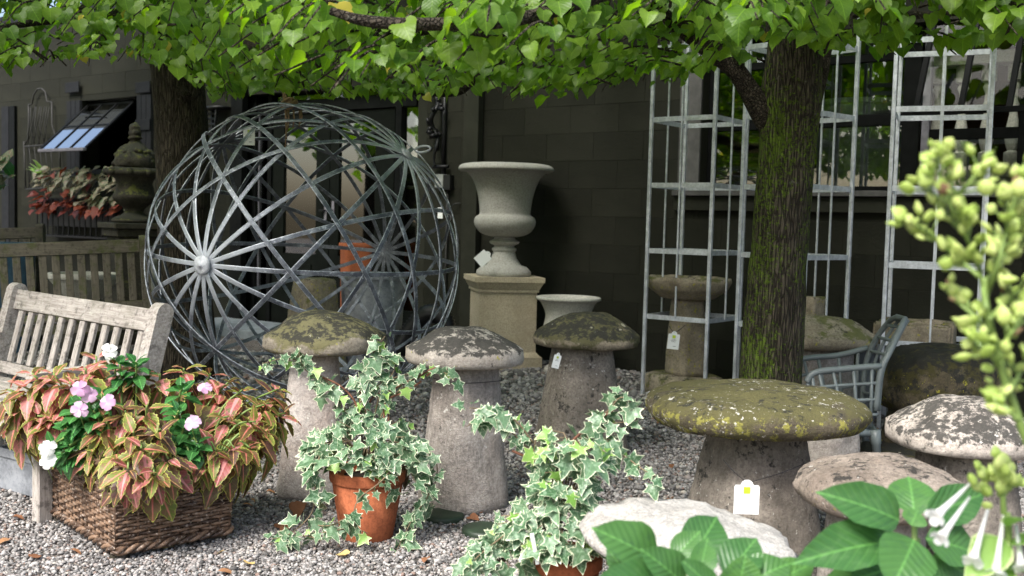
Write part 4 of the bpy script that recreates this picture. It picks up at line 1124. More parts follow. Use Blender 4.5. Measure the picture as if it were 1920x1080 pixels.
def trough():
    d = 7.05; c = at(1716, 605, d); zt = zat(1716, 607, d - .2); zb = zat(1716, 650, d - .2); t = thing("stone_trough", "rough hollowed stone trough resting on a slab under the right trellis tower", "trough", (c.x, d, zb))
    mb = MB(); L, Wd = .24, .2; n = 10; ang = R(-28)
    m = Matrix.Translation((c.x, d, 0)) @ Matrix.Rotation(ang, 4, 'Z')
    def bar(x0, x1, y0, y1, z0, z1, nm):
        b_ = bmesh.new(); bmesh.ops.create_cube(b_, size=1)
        for v in b_.verts: v.co = Vector(((x0 + x1) / 2 + v.co.x * (x1 - x0), (y0 + y1) / 2 + v.co.y * (y1 - y0), (z0 + z1) / 2 + v.co.z * (z1 - z0)))
        bmesh.ops.bevel(b_, geom=list(b_.edges), offset=.012, segments=2, affect='EDGES'); bmesh.ops.subdivide_edges(b_, edges=b_.edges, cuts=5, use_grid_fill=True)
        for v in b_.verts:
            q = v.co * 9 + Vector((x0 * 3, 2, 1)); v.co += Vector((mnoise.noise(q), mnoise.noise(q + Vector((9, 0, 0))), mnoise.noise(q + Vector((0, 9, 0))))) * .008
            v.co = m @ v.co
        me = bpy.data.meshes.new(nm); b_.to_mesh(me); b_.free(); me.materials.append(MAT['st_bath']); me.polygons.foreach_set("use_smooth", [True] * len(me.polygons)); o = bpy.data.objects.new(nm, me); link(o, t)
    bar(-L, L, -Wd, -Wd + .07, zb, zt, "trough_wall"); bar(-L, L, Wd - .07, Wd, zb + .004, zt + .004, "trough_wall"); bar(-L - .002, -L + .07, -Wd + .065, Wd - .065, zb + .002, zt - .004, "trough_wall"); bar(L - .07, L + .012, -Wd + .065, Wd - .065, zb + .002, zt + .006, "trough_wall"); bar(-L + .05, L - .05, -Wd + .05, Wd - .05, zb + .006, zb + .05, "trough_floor")
    s = thing("stone_bench", "blue-grey slab bench lettered May carrying the stone trough", "bench", (c.x, d, 0))
    rot = Matrix.Rotation(ang, 4, 'Z')
    o = bpy.data.objects.new("slab", box_mesh("slab", MAT['slab'], .84, .46, .05, .004)); link(o, s, Matrix.Translation((c.x, d, zb - .027)) @ rot)
    for k in (-1, 1):
        o = bpy.data.objects.new("support", box_mesh("support", MAT['slab'], .1, .36, zb - .054, .004)); link(o, s, Matrix.Translation((c.x, d, (zb - .054) / 2)) @ rot @ Matrix.Translation((k * .28, 0, 0)))
    cu = bpy.data.curves.new("lettering", 'FONT'); cu.body = "May"; cu.size = .055; cu.extrude = .0008
    tmp = bpy.data.objects.new("lettering_tmp", cu); COL.objects.link(tmp); dg = bpy.context.evaluated_depsgraph_get(); me = bpy.data.meshes.new_from_object(tmp.evaluated_get(dg)); bpy.data.objects.remove(tmp)
    me.materials.clear(); me.materials.append(MAT['ink']); o = bpy.data.objects.new("lettering", me)
    q = at(1690, 652, 6.7); lx = max(-.41, min(.2, (rot.inverted() @ Vector((q.x - c.x, 0, 0))).x)) 
    link(o, s, Matrix.Translation((c.x, d, zb - .046)) @ rot @ Matrix.Translation((-.16, -.232, 0)) @ Matrix.Rotation(R(90), 4, 'X'))
trough()

# ------------------------------------------------------------------ tags
def text_mesh(body, size):
    cu = bpy.data.curves.new("lettering", 'FONT'); cu.body = body; cu.size = size; cu.align_x = 'CENTER'; cu.extrude = .0002
    tmp = bpy.data.objects.new("lettering_tmp", cu); COL.objects.link(tmp); dg = bpy.context.evaluated_depsgraph_get()
    me = bpy.data.meshes.new_from_object(tmp.evaluated_get(dg)); bpy.data.objects.remove(tmp); me.materials.clear(); return me
def price_tag(label, px, py, d, wpx, hpx, roll=0, yaw=0, strings=(), logo=True, lines=3, words=None):
    c = at(px, py, d); s = d / F; w, h = wpx * s, hpx * s
    t = thing("price_tag", label, "price tag", c, "price tags")
    out = [(-.5, -.5), (.5, -.5), (.5, .3), (.45, .35), (.26, .35), (.2, .44), (.08, .5), (-.08, .5), (-.2, .44), (-.26, .35), (-.45, .35), (-.5, .3)]
    m = Matrix.Translation(c) @ Matrix.Rotation(R(yaw), 4, 'Z') @ Matrix.Rotation(R(90), 4, 'X') @ Matrix.Rotation(R(roll), 4, 'Z')
    mb = MB(); n = len(out)
    for z in (-.0008, .0008): mb.v += [(x * w, y * h, z) for x, y in out]
    mb.f = [tuple(reversed(range(n))), tuple(range(n, 2 * n))] + [(i, (i + 1) % n, n + (i + 1) % n, n + i) for i in range(n)]
    card = mb.build("card", MAT['paper'], t, wm=m)
    if logo:
        o = bpy.data.objects.new("logo", box_mesh("logo", MAT['logo'], w * .27, w * .27, .0006, 0)); link(o, card, m @ Matrix.Translation((0, h * .2, .0013)))
        o = bpy.data.objects.new("logo_rule", box_mesh("logo_rule", MAT['ink_pale'], w * .7, h * .008, .0004, 0)); link(o, card, m @ Matrix.Translation((0, h * .2, .0009)))
    if words:
        me = text_mesh(words, w * .13); me.materials.append(MAT['ink_pale']); o = bpy.data.objects.new("lettering", me); link(o, card, m @ Matrix.Translation((0, -h * .02, .0012)))
    else:
        for k in range(lines):
            o = bpy.data.objects.new("print_line", box_mesh("print_line", MAT['ink'], w * (.3, .5, .34)[k % 3], h * .022, .0004, 0)); link(o, card, m @ Matrix.Translation((0, h * (.06 - .07 * k), .0011)))
        if lines: 
            o = bpy.data.objects.new("print_line", box_mesh("print_line", MAT['ink'], w * .28, h * .022, .0004, 0)); link(o, card, m @ Matrix.Translation((w * .12, -h * .33, .0011)))
    hole = m @ Vector((0, h * .42, .001))
    for q in strings:
        mb = MB(); e = at(*q); mid = (hole + e) / 2 + Vector((0, 0, -.006)); mb.tube(spline([hole, mid, e], 4), .0014 * d / 4, 5); mb.build("string", MAT['string'], t)
price_tag("white price tag hanging from the upper left straps of the metal sphere", 467, 254, 6.62, 21, 36, yaw=12, strings=((470, 228, 6.6),))
price_tag("blank white price tag tied to the foot of the large urn", 907, 483, 9.2, 23, 30, roll=-48, strings=((926, 474, 9.35),), logo=False, lines=0)
price_tag("white price tag on the side of the dark lichened staddle stone", 1044, 676, 5.7, 15, 30, roll=-14, yaw=20, strings=((1054, 662, 5.75),), lines=2)
price_tag("white price tag with green logo hanging on the birdbath pillar", 1263, 638, 7.55, 22, 34, roll=-5, strings=((1255, 612, 7.8), (1284, 610, 7.8)))
price_tag("white tag with yellow-green logo tied round the big flat staddle stone", 1400, 932, 3.68, 48, 66, strings=((1356, 862, 3.8), (1512, 868, 3.85)), words="Staddle Stone")
# wire band of the pale grey staddle
def wire_band():
    c = at(872, 700, 4.73); mb = MB(); z = zat(872, 716, 4.6); pts = []
    for k in range(40):
        a = 6.2832 * k / 40; kk = (abs(math.cos(a)) ** 3.2 + abs(math.sin(a)) ** 3.2) ** (-1 / 3.2); r = .150 * kk
        a2 = a + .35 + 8.1; pts.append((c.x + .01 + r * math.cos(a2), 4.73 + r * math.sin(a2), z))
    mb.tube(pts, .0016, 5, closed=True); o = mb.build("wire_band", MAT['string']); tagit(o, "thin black wire looped round the stem of the pale grey staddle stone", "wire")
wire_band()

# ------------------------------------------------------------------ benches
def bench(label, origin, ang, length, mat, nsl, h=.9, depth=.5, recline=10, seat=True, group="slatted teak benches", tilt=0.0, arms=True, back_only=False, sw=.045):
    """local x along the bench (origin at its left rear foot, seen from the front), local -y forwards"""
    B = Matrix.Translation(Vector(origin)) @ Matrix.Rotation(ang, 4, 'Z') @ Matrix.Rotation(tilt, 4, 'Y')
    t = thing("wooden_bench", label, "bench", origin, group)
    def P(x, y, z): return B @ Vector((x, y, z))
    fwd = (B.to_3x3() @ Vector((0, -1, 0))); upv = B.to_3x3() @ Vector((0, 0, 1)); ax = B.to_3x3() @ Vector((1, 0, 0))
    tr = math.tan(R(recline)); hs = .42
    def back(x, z): return P(x, tr * (z - hs), z)
    for x in (.035, length - .035):
        board("leg", t, mat, P(x, 0, 0), P(x, 0, hs), .07, .06, up=fwd)
        # reclined post with rounded head
        n = (back(x, h) - back(x, hs)).normalized(); f2 = ax.cross(n) * -1
        mb = MB(); L = (back(x, h) - back(x, hs)).length; prof = [(-.042, 0), (-.042, L - .045)] + [(.042 * -math.cos(a), L - .045 + .045 * math.sin(a)) for a in np.linspace(.25, math.pi - .25, 7)] + [(.042, L - .045), (.042, 0)]
        b0 = back(x, hs); k = len(prof)
        for sx in (-.035, .035): mb.v += [tuple(b0 + ax * sx + f2 * a_ + n * z_) for a_, z_ in prof]
        mb.f = [tuple(range(k)), tuple(reversed(range(k, 2 * k)))] + [(i, k + i, k + (i + 1) % k, (i + 1) % k) for i in range(k)]
        o = mb.build("back_post", mat, t)
        board("leg", t, mat, P(x, -depth, 0), P(x, -depth, .62), .06, .06, up=fwd)
        if arms:
            board("armrest", t, mat, P(x, -depth - .06, .64), P(x, .035, .645), .07, .035, up=upv)
        board("side_rail", t, mat, P(x, -depth + .031, .36), P(x, -.032, .36), .03, .08, up=upv)
    nb = (back(0, h) - back(0, hs)).normalized(); f2 = ax.cross(nb) * -1
    board("top_rail", t, mat, back(.071, h - .085), back(length - .071, h - .085), .035, .105, up=nb)
    board("lower_rail", t, mat, back(.071, hs + .06), back(length - .071, hs + .06), .032, .06, up=nb)
    for k in range(nsl):
        x = .071 + (length - .142) * (k + .75) / (nsl + .5)
        board("back_slat", t, mat, back(x, hs + .092), back(x, h - .139), sw, .02, up=f2)
    board("front_rail", t, mat, P(.066, -depth, .37), P(length - .066, -depth, .37), .03, .08, up=upv)
    for k in range(6):
        y = -.06 - (depth - .06) * k / 5
        board("seat_slat", t, mat, P(.003, y, hs + .012), P(length - .003, y, hs + .012), .06, .022, up=upv)
    return t
# front bench : backrest between the two measured post heads
pl = at(32, 537, 5.59); pr = at(302, 578, 4.75)
dv = Vector((pr.x - pl.x, pr.y - pl.y, 0)); Lb = dv.length; angb = math.atan2(dv.y, dv.x)
fw_ = Vector((math.sin(angb), -math.cos(angb), 0))          # local -y
off = math.tan(R(14)) * .48
org = Vector((pl.x, pl.y, 0)) + fw_ * off
bench("pale weathered slatted bench at the front left behind the coleus basket", org - dv.normalized() * .035, angb, Lb + .07, MAT['wood_pale'], 12, h=pl.z + .02, recline=14, depth=.44, tilt=-math.atan2(pr.z - pl.z, Lb) * .8, sw=.044)
pl = at(-150, 474, 7.9); pr = at(292, 458, 8.6); dv = Vector((pr.x - pl.x, pr.y - pl.y, 0)); angb = math.atan2(dv.y, dv.x)
bench("dark mossy slatted bench running behind the pale front bench", Vector((pl.x, pl.y, 0)), angb + math.pi if False else angb, dv.length, MAT['wood_dark'], 16, h=(pl.z + pr.z) / 2 + .03, recline=4, tilt=-math.atan2(pr.z - pl.z, dv.length), arms=False, sw=.058)
pl = at(-120, 440, 9.9); pr = at(90, 433, 10.0); dv = Vector((pr.x - pl.x, pr.y - pl.y, 0)); angb = math.atan2(dv.y, dv.x)
bench("brown bench end below the red foliage at the far left", Vector((pl.x, pl.y, 0)), angb, dv.length, MAT['wood_old'], 7, h=(pl.z + pr.z) / 2 + .04, recline=8, tilt=-math.atan2(pr.z - pl.z, dv.length), arms=False, sw=.07)

# zinc box under the front bench
def zinc_box():
    p0 = gnd(-60, 925); p1 = gnd(112, 985 - 8); dv = p1 - p0; L = dv.length; a = math.atan2(dv.y, dv.x)
    n = Vector((-math.sin(a), math.cos(a), 0)); p0 = p0 + n * .12; p1 = p1 + n * .12; D = .26; H = .20
    t = thing("zinc_planter", "grey zinc planter box with a relief under the front bench", "planter", (p0 + p1) / 2)
    def bx(nm, a0, a1, n0, n1, z0, z1): 
        q0 = p0.lerp(p1, a0) + n * ((n0 + n1) / 2); q1 = p0.lerp(p1, a1) + n * ((n0 + n1) / 2)
        return board(nm, t, MAT['zinc'], q0 + Vector((0, 0, (z0 + z1) / 2)), q1 + Vector((0, 0, (z0 + z1) / 2)), abs(n1 - n0), z1 - z0)
    f_ = bx("front_panel", 0, 1, 0, .012, .01, H); bx("back_panel", 0, 1, D, D + .012, .01, H); bx("floor_panel", .01, .99, .013, D - .001, .012, .03)
    bx("end_panel", .985, 1.0, .0125, D - .0005, .011, H - .002); bx("end_panel", 0, .015, .0125, D - .0005, .011, H - .002)
    bx("rim", -.01, 1.01, -.012, -.0005, H - .035, H + .006)
    mb = MB(); c = p0.lerp(p1, .66) - n * .004 + Vector((0, 0, .1))
    for k in range(9):
        a_ = k * .7; q = c + (p1 - p0).normalized() * (.055 * math.cos(a_)) + Vector((0, 0, .03 * math.sin(a_))); mb.lathe([(.001, -.02), (.018, -.01), (.022, 0), (.018, .01), (.001, .02)], 8, q)
    mb.build("relief", MAT['zinc'], t, True)
zinc_box()

# ------------------------------------------------------------------ grey armchair
def armchair():
    d = 5.72; t = thing("armchair", "grey lattice armchair beside the mossy trunk facing left", "chair", (at(1600, 800, d).x, d, 0))
    m = MAT['chair']
    def Q(px, py, dd=0.0): return at(px, py, d + dd)
    near, far = -.18, .38
    # back shell: outline points for near and far edges, top arch
    b0n = Q(1640, 790, near); top = Q(1692, 596, .1)
    nearE = [Q(1642, 770, near), Q(1650, 700, near), Q(1668, 660, near + .02), Q(1690, 612, near + .1), Q(1697, 598, .0)]
    farE = [Q(1616, 770, far), Q(1622, 690, far), Q(1640, 640, far - .03), Q(1666, 604, far - .12), Q(1682, 594, .1)]
    nE, fE = spline(nearE, 5), spline(farE, 5)
    mb = MB(); mb.tube(nE + list(reversed(fE)), .016, 8); mb.build("back_frame", m, t, True)
    K = len(nE)
    for k in range(2, K - 1, 3):
        mb = MB(); a, b = nE[k], fE[k]; mid = (a + b) / 2 + Vector((.05, .0, 0)); mb.tube(spline([a, mid, b], 5), .010, 6); mb.build("back_bar", m, t, True)
    for s in (.2, .4, .6, .8):
        mb = MB(); mb.tube([nE[k].lerp(fE[k], s) + Vector((.05 * 4 * s * (1 - s), 0, 0)) for k in range(0, K - 2)], .010, 6); mb.build("back_bar", m, t, True)
    # arms with lattice sides
    for side, dd, off in (("near", near, (0, 0)), ("far", far, (-28, -24))):
        ox, oy = off
        top_ = spline([Q(1512 + ox, 716 + oy, dd), Q(1522 + ox, 702 + oy, dd), Q(1545 + ox, 695 + oy, dd), Q(1600 + ox, 690 + oy, dd), Q(1652 + ox * .9, 686 + oy * 1.4, dd)], 6)
        mb = MB(); mb.tube(top_, .017, 8); mb.build("armrest", m, t, True)
        bot = [Q(1500 + ox + 152 * k / 24 * .95, 800 + oy, dd) for k in range(25)]
        for r in (.28, .55, .8):
            mb = MB(); mb.tube([top_[k].lerp(bot[k], r) for k in range(25)], .010, 6); mb.build("side_bar", m, t, True)
        for k in range(2, 25, 4):
            mb = MB(); mb.tube([top_[k], bot[k]], .010, 6); mb.build("side_bar", m, t, True)
    # seat
    sz = zat(1580, 800, d)
    c4 = [Q(1500, 800, near), Q(1645, 790, near), Q(1618, 780, far), Q(1472, 782, far)]
    for v in c4: v.z = sz
    mb = MB(); mb.tube(c4 + [c4[0]], .018, 8); mb.build("seat_frame", m, t, True)
    for s in np.linspace(.12, .88, 7):
        mb = MB(); mb.tube([c4[0].lerp(c4[1], s), c4[3].lerp(c4[2], s)], .011, 6); mb.build("seat_bar", m, t, True)
    for s in np.linspace(.15, .85, 5):
        mb = MB(); mb.tube([c4[0].lerp(c4[3], s), c4[1].lerp(c4[2], s)], .011, 6); mb.build("seat_bar", m, t, True)
    g = [gnd(1650, 852), gnd(1624, 846), gnd(1490, 850), gnd(1470, 812)]
    tops = [c4[1] + Vector((-.01, 0, .02)), c4[2], c4[0], c4[3]]
    g[1] = Vector((tops[1].x + .02, tops[1].y - .05, 0)); g[0] = Vector((tops[0].x + .03, tops[0].y, 0)); g[2] = Vector((tops[2].x - .03, tops[2].y, 0)); g[3] = Vector((tops[3].x - .03, tops[3].y, 0))
    for a, b in zip(tops, g):
        mb = MB(); mb.tube([a, a.lerp(b, .3), a.lerp(b, .32), b], [.03, .027, .023, .02], 10); mb.build("leg", m, t, True)
armchair()

# ------------------------------------------------------------------ things round the entrance
def planter(label, px, py_top, py_bot, d, w, mat, sup=2.0, name="planter", cat="planter", taper=.82, rim=.03):
    X = at(px, py_top, d).x; zt = zat(px, py_top, d); zb = max(0.0, zat(px, py_bot, d)) if py_bot else 0.0
    t = thing(name, label, cat, (X, d, zb)); mb = MB()
    mb.lathe([(w * taper, zb), (w * .97, zt - .06), (w * .97, zt - .05), (w + rim * .3, zt - .045), (w + rim * .5, zt - .02), (w + rim * .3, zt), (w * .93, zt), (w * .9, zt - .05)], 48, (X, d, 0), .002, 12, px, sup=sup, rot=.4); mb.build("body", mat, t, True, auto=45)
    mb = MB(); mb.lathe([(w * .9, zt - .07), (w * .9, zt - .06), (.001, zt - .055)], 32, (X, d, 0), sup=sup, rot=.4); mb.build("soil", MAT['soil'], t)
    return t
planter("round streaked lead-grey planter behind the metal sphere", 700, 512, None, 9.1, .29, MAT['zinc'])
planter("square terracotta planter by the glazed doors behind the sphere", 668, 456, None, 10.9, .15, MAT['terra'], sup=6, taper=.9)
planter("small pale stone bowl behind the dark mossy bench", 158, 512, 560, 9.3, .30, MAT['lime'], taper=.5)
planter("pale stone baluster-like pot behind the end of the mossy bench", 282, 485, None, 9.4, .06, MAT['lime'], taper=1.0)
def bowl_stand():
    X = at(158, 560, 9.3).x; zb = max(0.1, zat(158, 560, 9.3)); o = MB(); o.lathe([(.2, 0), (.18, zb * .4), (.14, zb - .01), (.001, zb - .008)], 24, (X, 9.3, 0), .008, 8, 3); q = o.build("stone_stand", MAT['st_garden'], None, True); tagit(q, "dark stone stand below the small pale bowl", "stand")
bowl_stand()
planter("blue glazed planter at the far left edge below the shutter", 2, 455, None, 9.6, .3, M_plain("blue_glaze", (.03, .07, .11), .3), sup=5)
def hose():
    mb = MB(); pts = spline([at(745, 660, 8.8), at(770, 620, 8.8), at(800, 590, 8.75), at(830, 596, 8.7), at(838, 630, 8.7), at(842, 690, 8.75)], 14); n = len(pts)
    mb.tube(pts, [.075 + .012 * (k % 2) for k in range(n)], 12); o = mb.build("drain_pipe", MAT['plastic'], None, True); tagit(o, "black corrugated pipe curving behind the metal sphere", "pipe")
hose()

# iron trellis on the left wall
def wall_trellis():
    n = .06; 
    def W(px, py): u, z = wuz(px, py, n); return wpt(u, z, n)
    t = thing("iron_trellis", "rusty wrought iron trellis panel with arched top on the left wall", "trellis", W(78, 355))
    def bar(pts, r=.012): mb = MB(); mb.tube([W(*p) if len(p) == 2 else p for p in pts], r, 6); mb.build("bar", MAT['iron_grey'], t, True)
    bar([(54, 195), (54, 235), (52, 262), (46, 272)]); bar([(97, 190), (98, 235), (104, 255), (110, 262)]); bar([(45, 265), (48, 355)]); bar([(111, 260), (113, 320)]); bar([(45, 275), (112, 270)]); bar([(48, 355), (113, 350)])
    bar([(54, 197), (60, 195), (63, 178), (70, 167), (78, 166), (85, 172), (88, 190), (97, 192)])
    for k in range(5): bar([(54 + k * 10, 272), (50 + k * 10 + 8, 310), (54 + k * 10, 352)], .006)
    for k in range(4): bar([(58 + k * 10, 200), (56 + k * 9, 235), (66 + k * 9, 272)], .006)
    for k in range(4): bar([(66 + k * 9, 200), (60 + k * 9, 235), (52 + k * 10, 272)], .006)
wall_trellis()
# window box rack with foliage
def window_box():
    nn = .12
    u0, zt = wuz(92, 405, nn); u1 = wuz(236, 405, nn)[0]; zb = wuz(160, 442, nn)[1]; zt = wuz(160, 372, nn)[1]
    t = thing("window_box", "black iron barred window box under the open sash", "window box", wpt((u0 + u1) / 2, zb, nn))
    wb("back_board", MAT['block'], u0, u1, zb, zt, .02, .05, t); wb("liner", MAT['plastic'], u0 + .02, u1 - .02, zb + .12, zt - .02, .055, .26, t)
    wb("bottom_rail", MAT['iron'], u0, u1, zb - .03, zb, .06, .3, t); wb("top_rail", MAT['iron'], u0, u1, zt - .02, zt, .28, .31, t)
    for k in range(15):
        u = u0 + (u1 - u0) * k / 14; board("bar", t, MAT['iron'], wpt(u, zb, .295), wpt(u, zt - .02, .295), .016, .016, up=WN)
    for k in range(8):
        pass
    lv = Leaves(); pl_ = thing("window_box_foliage", "mottled caladium and rusty red foliage spilling from the window box", "plants", wpt((u0 + u1) / 2, zt, .2))
    for k in range(240):
        px = random.uniform(68, 228); py = random.uniform(312, 400); lim = 330 - (px - 68) * .10
        if py < lim - 12: continue
        u, z = wuz(px, py, .35); red = (py > 355 and px < 150) or (py > 385) or random.random() < .06
        base = wpt(u, z, random.uniform(.2, .5)); dr = WN * random.uniform(.3, 1) + WD * random.uniform(-.9, .5) + Vector((0, 0, random.uniform(-.9, .1)))
        lv.add(leaf_matrix(base, dr, WN * .5 + Vector((0, 0, 1)) + rvec(.4), random.uniform(.09, .17), random.uniform(.6, .95)), 'linden', random.randrange(4), MAT['caladium_red'] if red else MAT['caladium'])
    for k in range(7):
        u, z = wuz(85, 325, .3); lv.add(leaf_matrix(wpt(u, z - .05, .3), WD * random.uniform(-1, .2) + Vector((0, 0, random.uniform(.1, .8))) + WN * .4, Vector((0, 0, 1)) + rvec(.3), .3, 1.2), 'blade', k % 4, MAT['ivy_young'])
    lv.flush(pl_, "leaf")
    # foliage at the far left edge
    lv = Leaves(); q = wpt(wuz(6, 330, .3)[0], 1.2, .3); p2 = thing("potted_foliage", "leafy green plant cut by the left edge of the picture", "plant", (q.x, q.y, .7))
    for k in range(28):
        base = at(random.uniform(-25, 14), random.uniform(290, 350), 9.6); lv.add(leaf_matrix(base, rvec() + Vector((.2, -.4, 0)), Vector((0, -.4, 1)) + rvec(.4), random.uniform(.1, .18), .8), 'linden', k % 4, MAT['caladium'] if k % 3 else MAT['impatiens'])
    lv.flush(p2, "leaf")
window_box()
# ------------------------------------------------------------------ wicker basket with coleus
F0 = gnd(215, 1058); R0 = gnd(442, 1013)
e1 = (R0 - F0); LS1 = e1.length; e1.normalize(); e2 = Vector((-e1.y, e1.x, 0)); LS2 = .74
BC = F0 + e1 * LS1 / 2 + e2 * LS2 / 2
BZ0, BZ1 = .045, .345
def M_wicker():
    t = NT("wicker_rattan"); c = t.coord(); oi = t.n("ShaderNodeObjectInfo")
    n = t.noise(c, 16, 6, .7); n2 = t.noise(c, 70, 5, .7)
    col = t.mix(t.ramp(t.math('ADD', n, t.math('MULTIPLY', t.math('SUBTRACT', oi.outputs["Random"], .5), .3)), .35, .68), (.05, .028, .018), (.2, .125, .08))
    col = t.mix(t.ramp(n2, .54, .68, 0, .8), col, (.5, .42, .35))  # pale flecks: worn whitish strands and highlights painted into the colour
    return t.done(t.bsdf(col, .5, 0, t.bump(n2, .3, .003), .4))
MAT['wicker'] = M_wicker()
def basket():
    t = thing("wicker_basket", "rectangular brown wicker basket planter on the gravel in front", "basket", (BC.x, BC.y, 0))
    rc = .03
    def peri(s):  # s in metres along the outline
        a, b = LS1, LS2; P = 2 * (a + b); s %= P
        for (o, dr, L) in ((F0, e1, a), (F0 + e1 * a, e2, b), (F0 + e1 * a + e2 * b, -e1, a), (F0 + e2 * b, -e2, b)):
            if s <= L: return o + dr * s, dr.cross(Vector((0, 0, 1)))
            s -= L
        return F0, -e2
    P = 2 * (LS1 + LS2); ns = 56; sp = P / ns
    rows = 22; hh = (BZ1 - BZ0) / rows; C0 = BC.copy()
    def shrink(p, z):   # slight outward flare with height
        k = .94 + .06 * (z - BZ0) / (BZ1 - BZ0); return Vector((C0.x + (p.x - C0.x) * k, C0.y + (p.y - C0.y) * k, z))
    for r in range(rows):
        z = BZ0 + (r + .5) * hh; pts = []
        for k in range(ns * 4):
            s = k * sp / 4; p, nr = peri(s); w_ = .006 * math.cos(math.pi * (s / sp) + math.pi * r)
            q = shrink(p, z + random.uniform(-.0008, .0008)); pts.append(q + nr * w_)
        # round the four corners a little
        q = [(pts[i - 1] + pts[i] * 2 + pts[(i + 1) % len(pts)]) / 4 for i in range(len(pts))]
        mb = MB(); mb.tube(q, hh * .50, 6, closed=True); mb.build("weave_row", MAT['wicker'], t, True)
    for k in range(ns):
        p, nr = peri(k * sp); mb = MB(); mb.tube([shrink(p, BZ0 - .01), shrink(p, BZ1 + .015)], .0055, 6); mb.build("stake", MAT['wicker'], t, True)
    for (z, r, nm) in ((BZ0 - .004, .013, "base_braid"), (BZ1 + .012, .011, "rim_braid")):
        for ph in (0, 2.1, 4.2):
            pts = []
            for k in range(ns * 4):
                s = k * sp / 4; p, nr = peri(s); a = s / sp * 1.9 + ph; q = shrink(p, z); pts.append(q + nr * (r * .8 * math.cos(a) + .004) + Vector((0, 0, r * .8 * math.sin(a))))
            mb = MB(); mb.tube(pts, r * .72, 6, closed=True); mb.build(nm, MAT['wicker'], t, True)
    for (i, j) in ((.06, .05), (.94, .05), (.06, .95), (.94, .95)):
        c = F0 + e1 * LS1 * i + e2 * LS2 * j; c = C0 + (c - C0) * .93
        o = bpy.data.objects.new("foot", box_mesh("foot", MAT['wood_old'], .06, .06, .04, .004)); link(o, t, Matrix.Translation((c.x, c.y, .02)))
    mb = MB(); q = [shrink(F0 + e1 * LS1 * i + e2 * LS2 * j, 0) for i, j in ((.03, .02), (.97, .02), (.97, .98), (.03, .98))]
    for z in (BZ0 + .01, BZ1 - .02): mb.v += [(p.x, p.y, z) for p in q]
    mb.f = [(3, 2, 1, 0), (4, 5, 6, 7), (0, 1, 5, 4), (1, 2, 6, 5), (2, 3, 7, 6), (3, 0, 4, 7)]
    mb.build("liner_soil", MAT['soil'], t)
basket()
def rosettes(t, lv, stems, spots, kind, matf, nleaf, L0, L1, wid, droop=.5, rootz=BZ1, spread=.6):
    for (px, py, d) in spots:
        top = at(px, py, d); rel = top - Vector((BC.x, BC.y, top.z))
        rx = max(-.42, min(.42, rel.dot(e2))); ry = max(-.22, min(.22, rel.dot(e1)))
        root = Vector((BC.x, BC.y, rootz)) + e2 * rx * .85 + e1 * ry * .85
        out = (top - root); out.z *= .3
        path = spline([root, root.lerp(top, .5) + Vector((0, 0, .05)), top], 5); stems.tube(path, lerp_list([.006, .004], len(path)), 5)
        axis = ((top - root).normalized() + Vector((0, -.25, .35))).normalized()
        x = axis.orthogonal().normalized(); y = axis.cross(x); n = nleaf; ph = random.uniform(0, 6)
        for k in range(n):
            f = k / n; a = ph + k * 2.4; L = L0 + (L1 - L0) * (f ** .6) * random.uniform(.6, 1.2)
            b = top - axis * (f * .13 * spread / .6); rad = x * math.cos(a) + y * math.sin(a)
            dr = rad * (.5 + .6 * f) + axis * (.7 - .9 * f) + Vector((0, 0, -droop * (.3 + f))) + rvec(.15)
            lv.add(leaf_matrix(b + rad * .008, dr, axis * .8 + rad * .35 + Vector((0, -.1, .4)) + rvec(.15), L, wid * random.uniform(.85, 1.15)), kind, random.randrange(5), matf(f))
def cm(p):
    def f(v):
        u = random.random()
        if u < p * (1 - v * .5): return MAT['coleus_pink']
        if random.random() < .3: return MAT['coleus_lime']
        return MAT['coleus_dark'] if random.random() < .28 + .35 * v * (1 - p) else MAT['coleus']
    return f
def coleus(label, spots, pink, n=17):
    t = thing("coleus_plant", label, "coleus", at(*spots[0]), "coleus in the wicker basket"); lv = Leaves(); st = MB()
    rosettes(t, lv, st, spots, 'coleus', cm(pink), n, .06, .19, .74, 1.1); st.build("stems", MAT['stem'], t, True); lv.flush(t, "leaf")
coleus("pink-brown coleus spilling over the left end of the basket in front of the bench", [(45, 725, 4.12), (100, 700, 4.12), (70, 780, 4.08), (120, 760, 4.1), (20, 770, 4.15), (160, 690, 4.15), (60, 700, 4.15), (15, 730, 4.15), (130, 715, 4.1), (95, 790, 4.08)], .6)
coleus("pinkish coleus at the back of the basket below the bench slats", [(215, 682, 4.25), (180, 668, 4.3), (300, 700, 4.3), (345, 690, 4.35), (255, 695, 4.25), (395, 700, 4.4), (430, 715, 4.4)], .5, 15)
coleus("large bronze coleus hanging over the front corner of the basket", [(235, 770, 3.95), (200, 790, 3.93), (275, 760, 3.95), (300, 805, 3.9), (215, 850, 3.82), (265, 840, 3.8), (315, 860, 3.85), (165, 845, 3.93), (185, 805, 3.95), (240, 880, 3.76), (290, 890, 3.78), (250, 810, 3.85)], .36)
coleus("dark brown-green coleus drooping over the right end of the basket", [(455, 730, 4.3), (505, 755, 4.3), (480, 790, 4.2), (430, 780, 4.2), (520, 730, 4.4), (405, 845, 4.03), (440, 840, 4.05), (470, 840, 4.1), (415, 730, 4.35), (535, 775, 4.35), (385, 880, 4.0), (500, 810, 4.2)], .3)
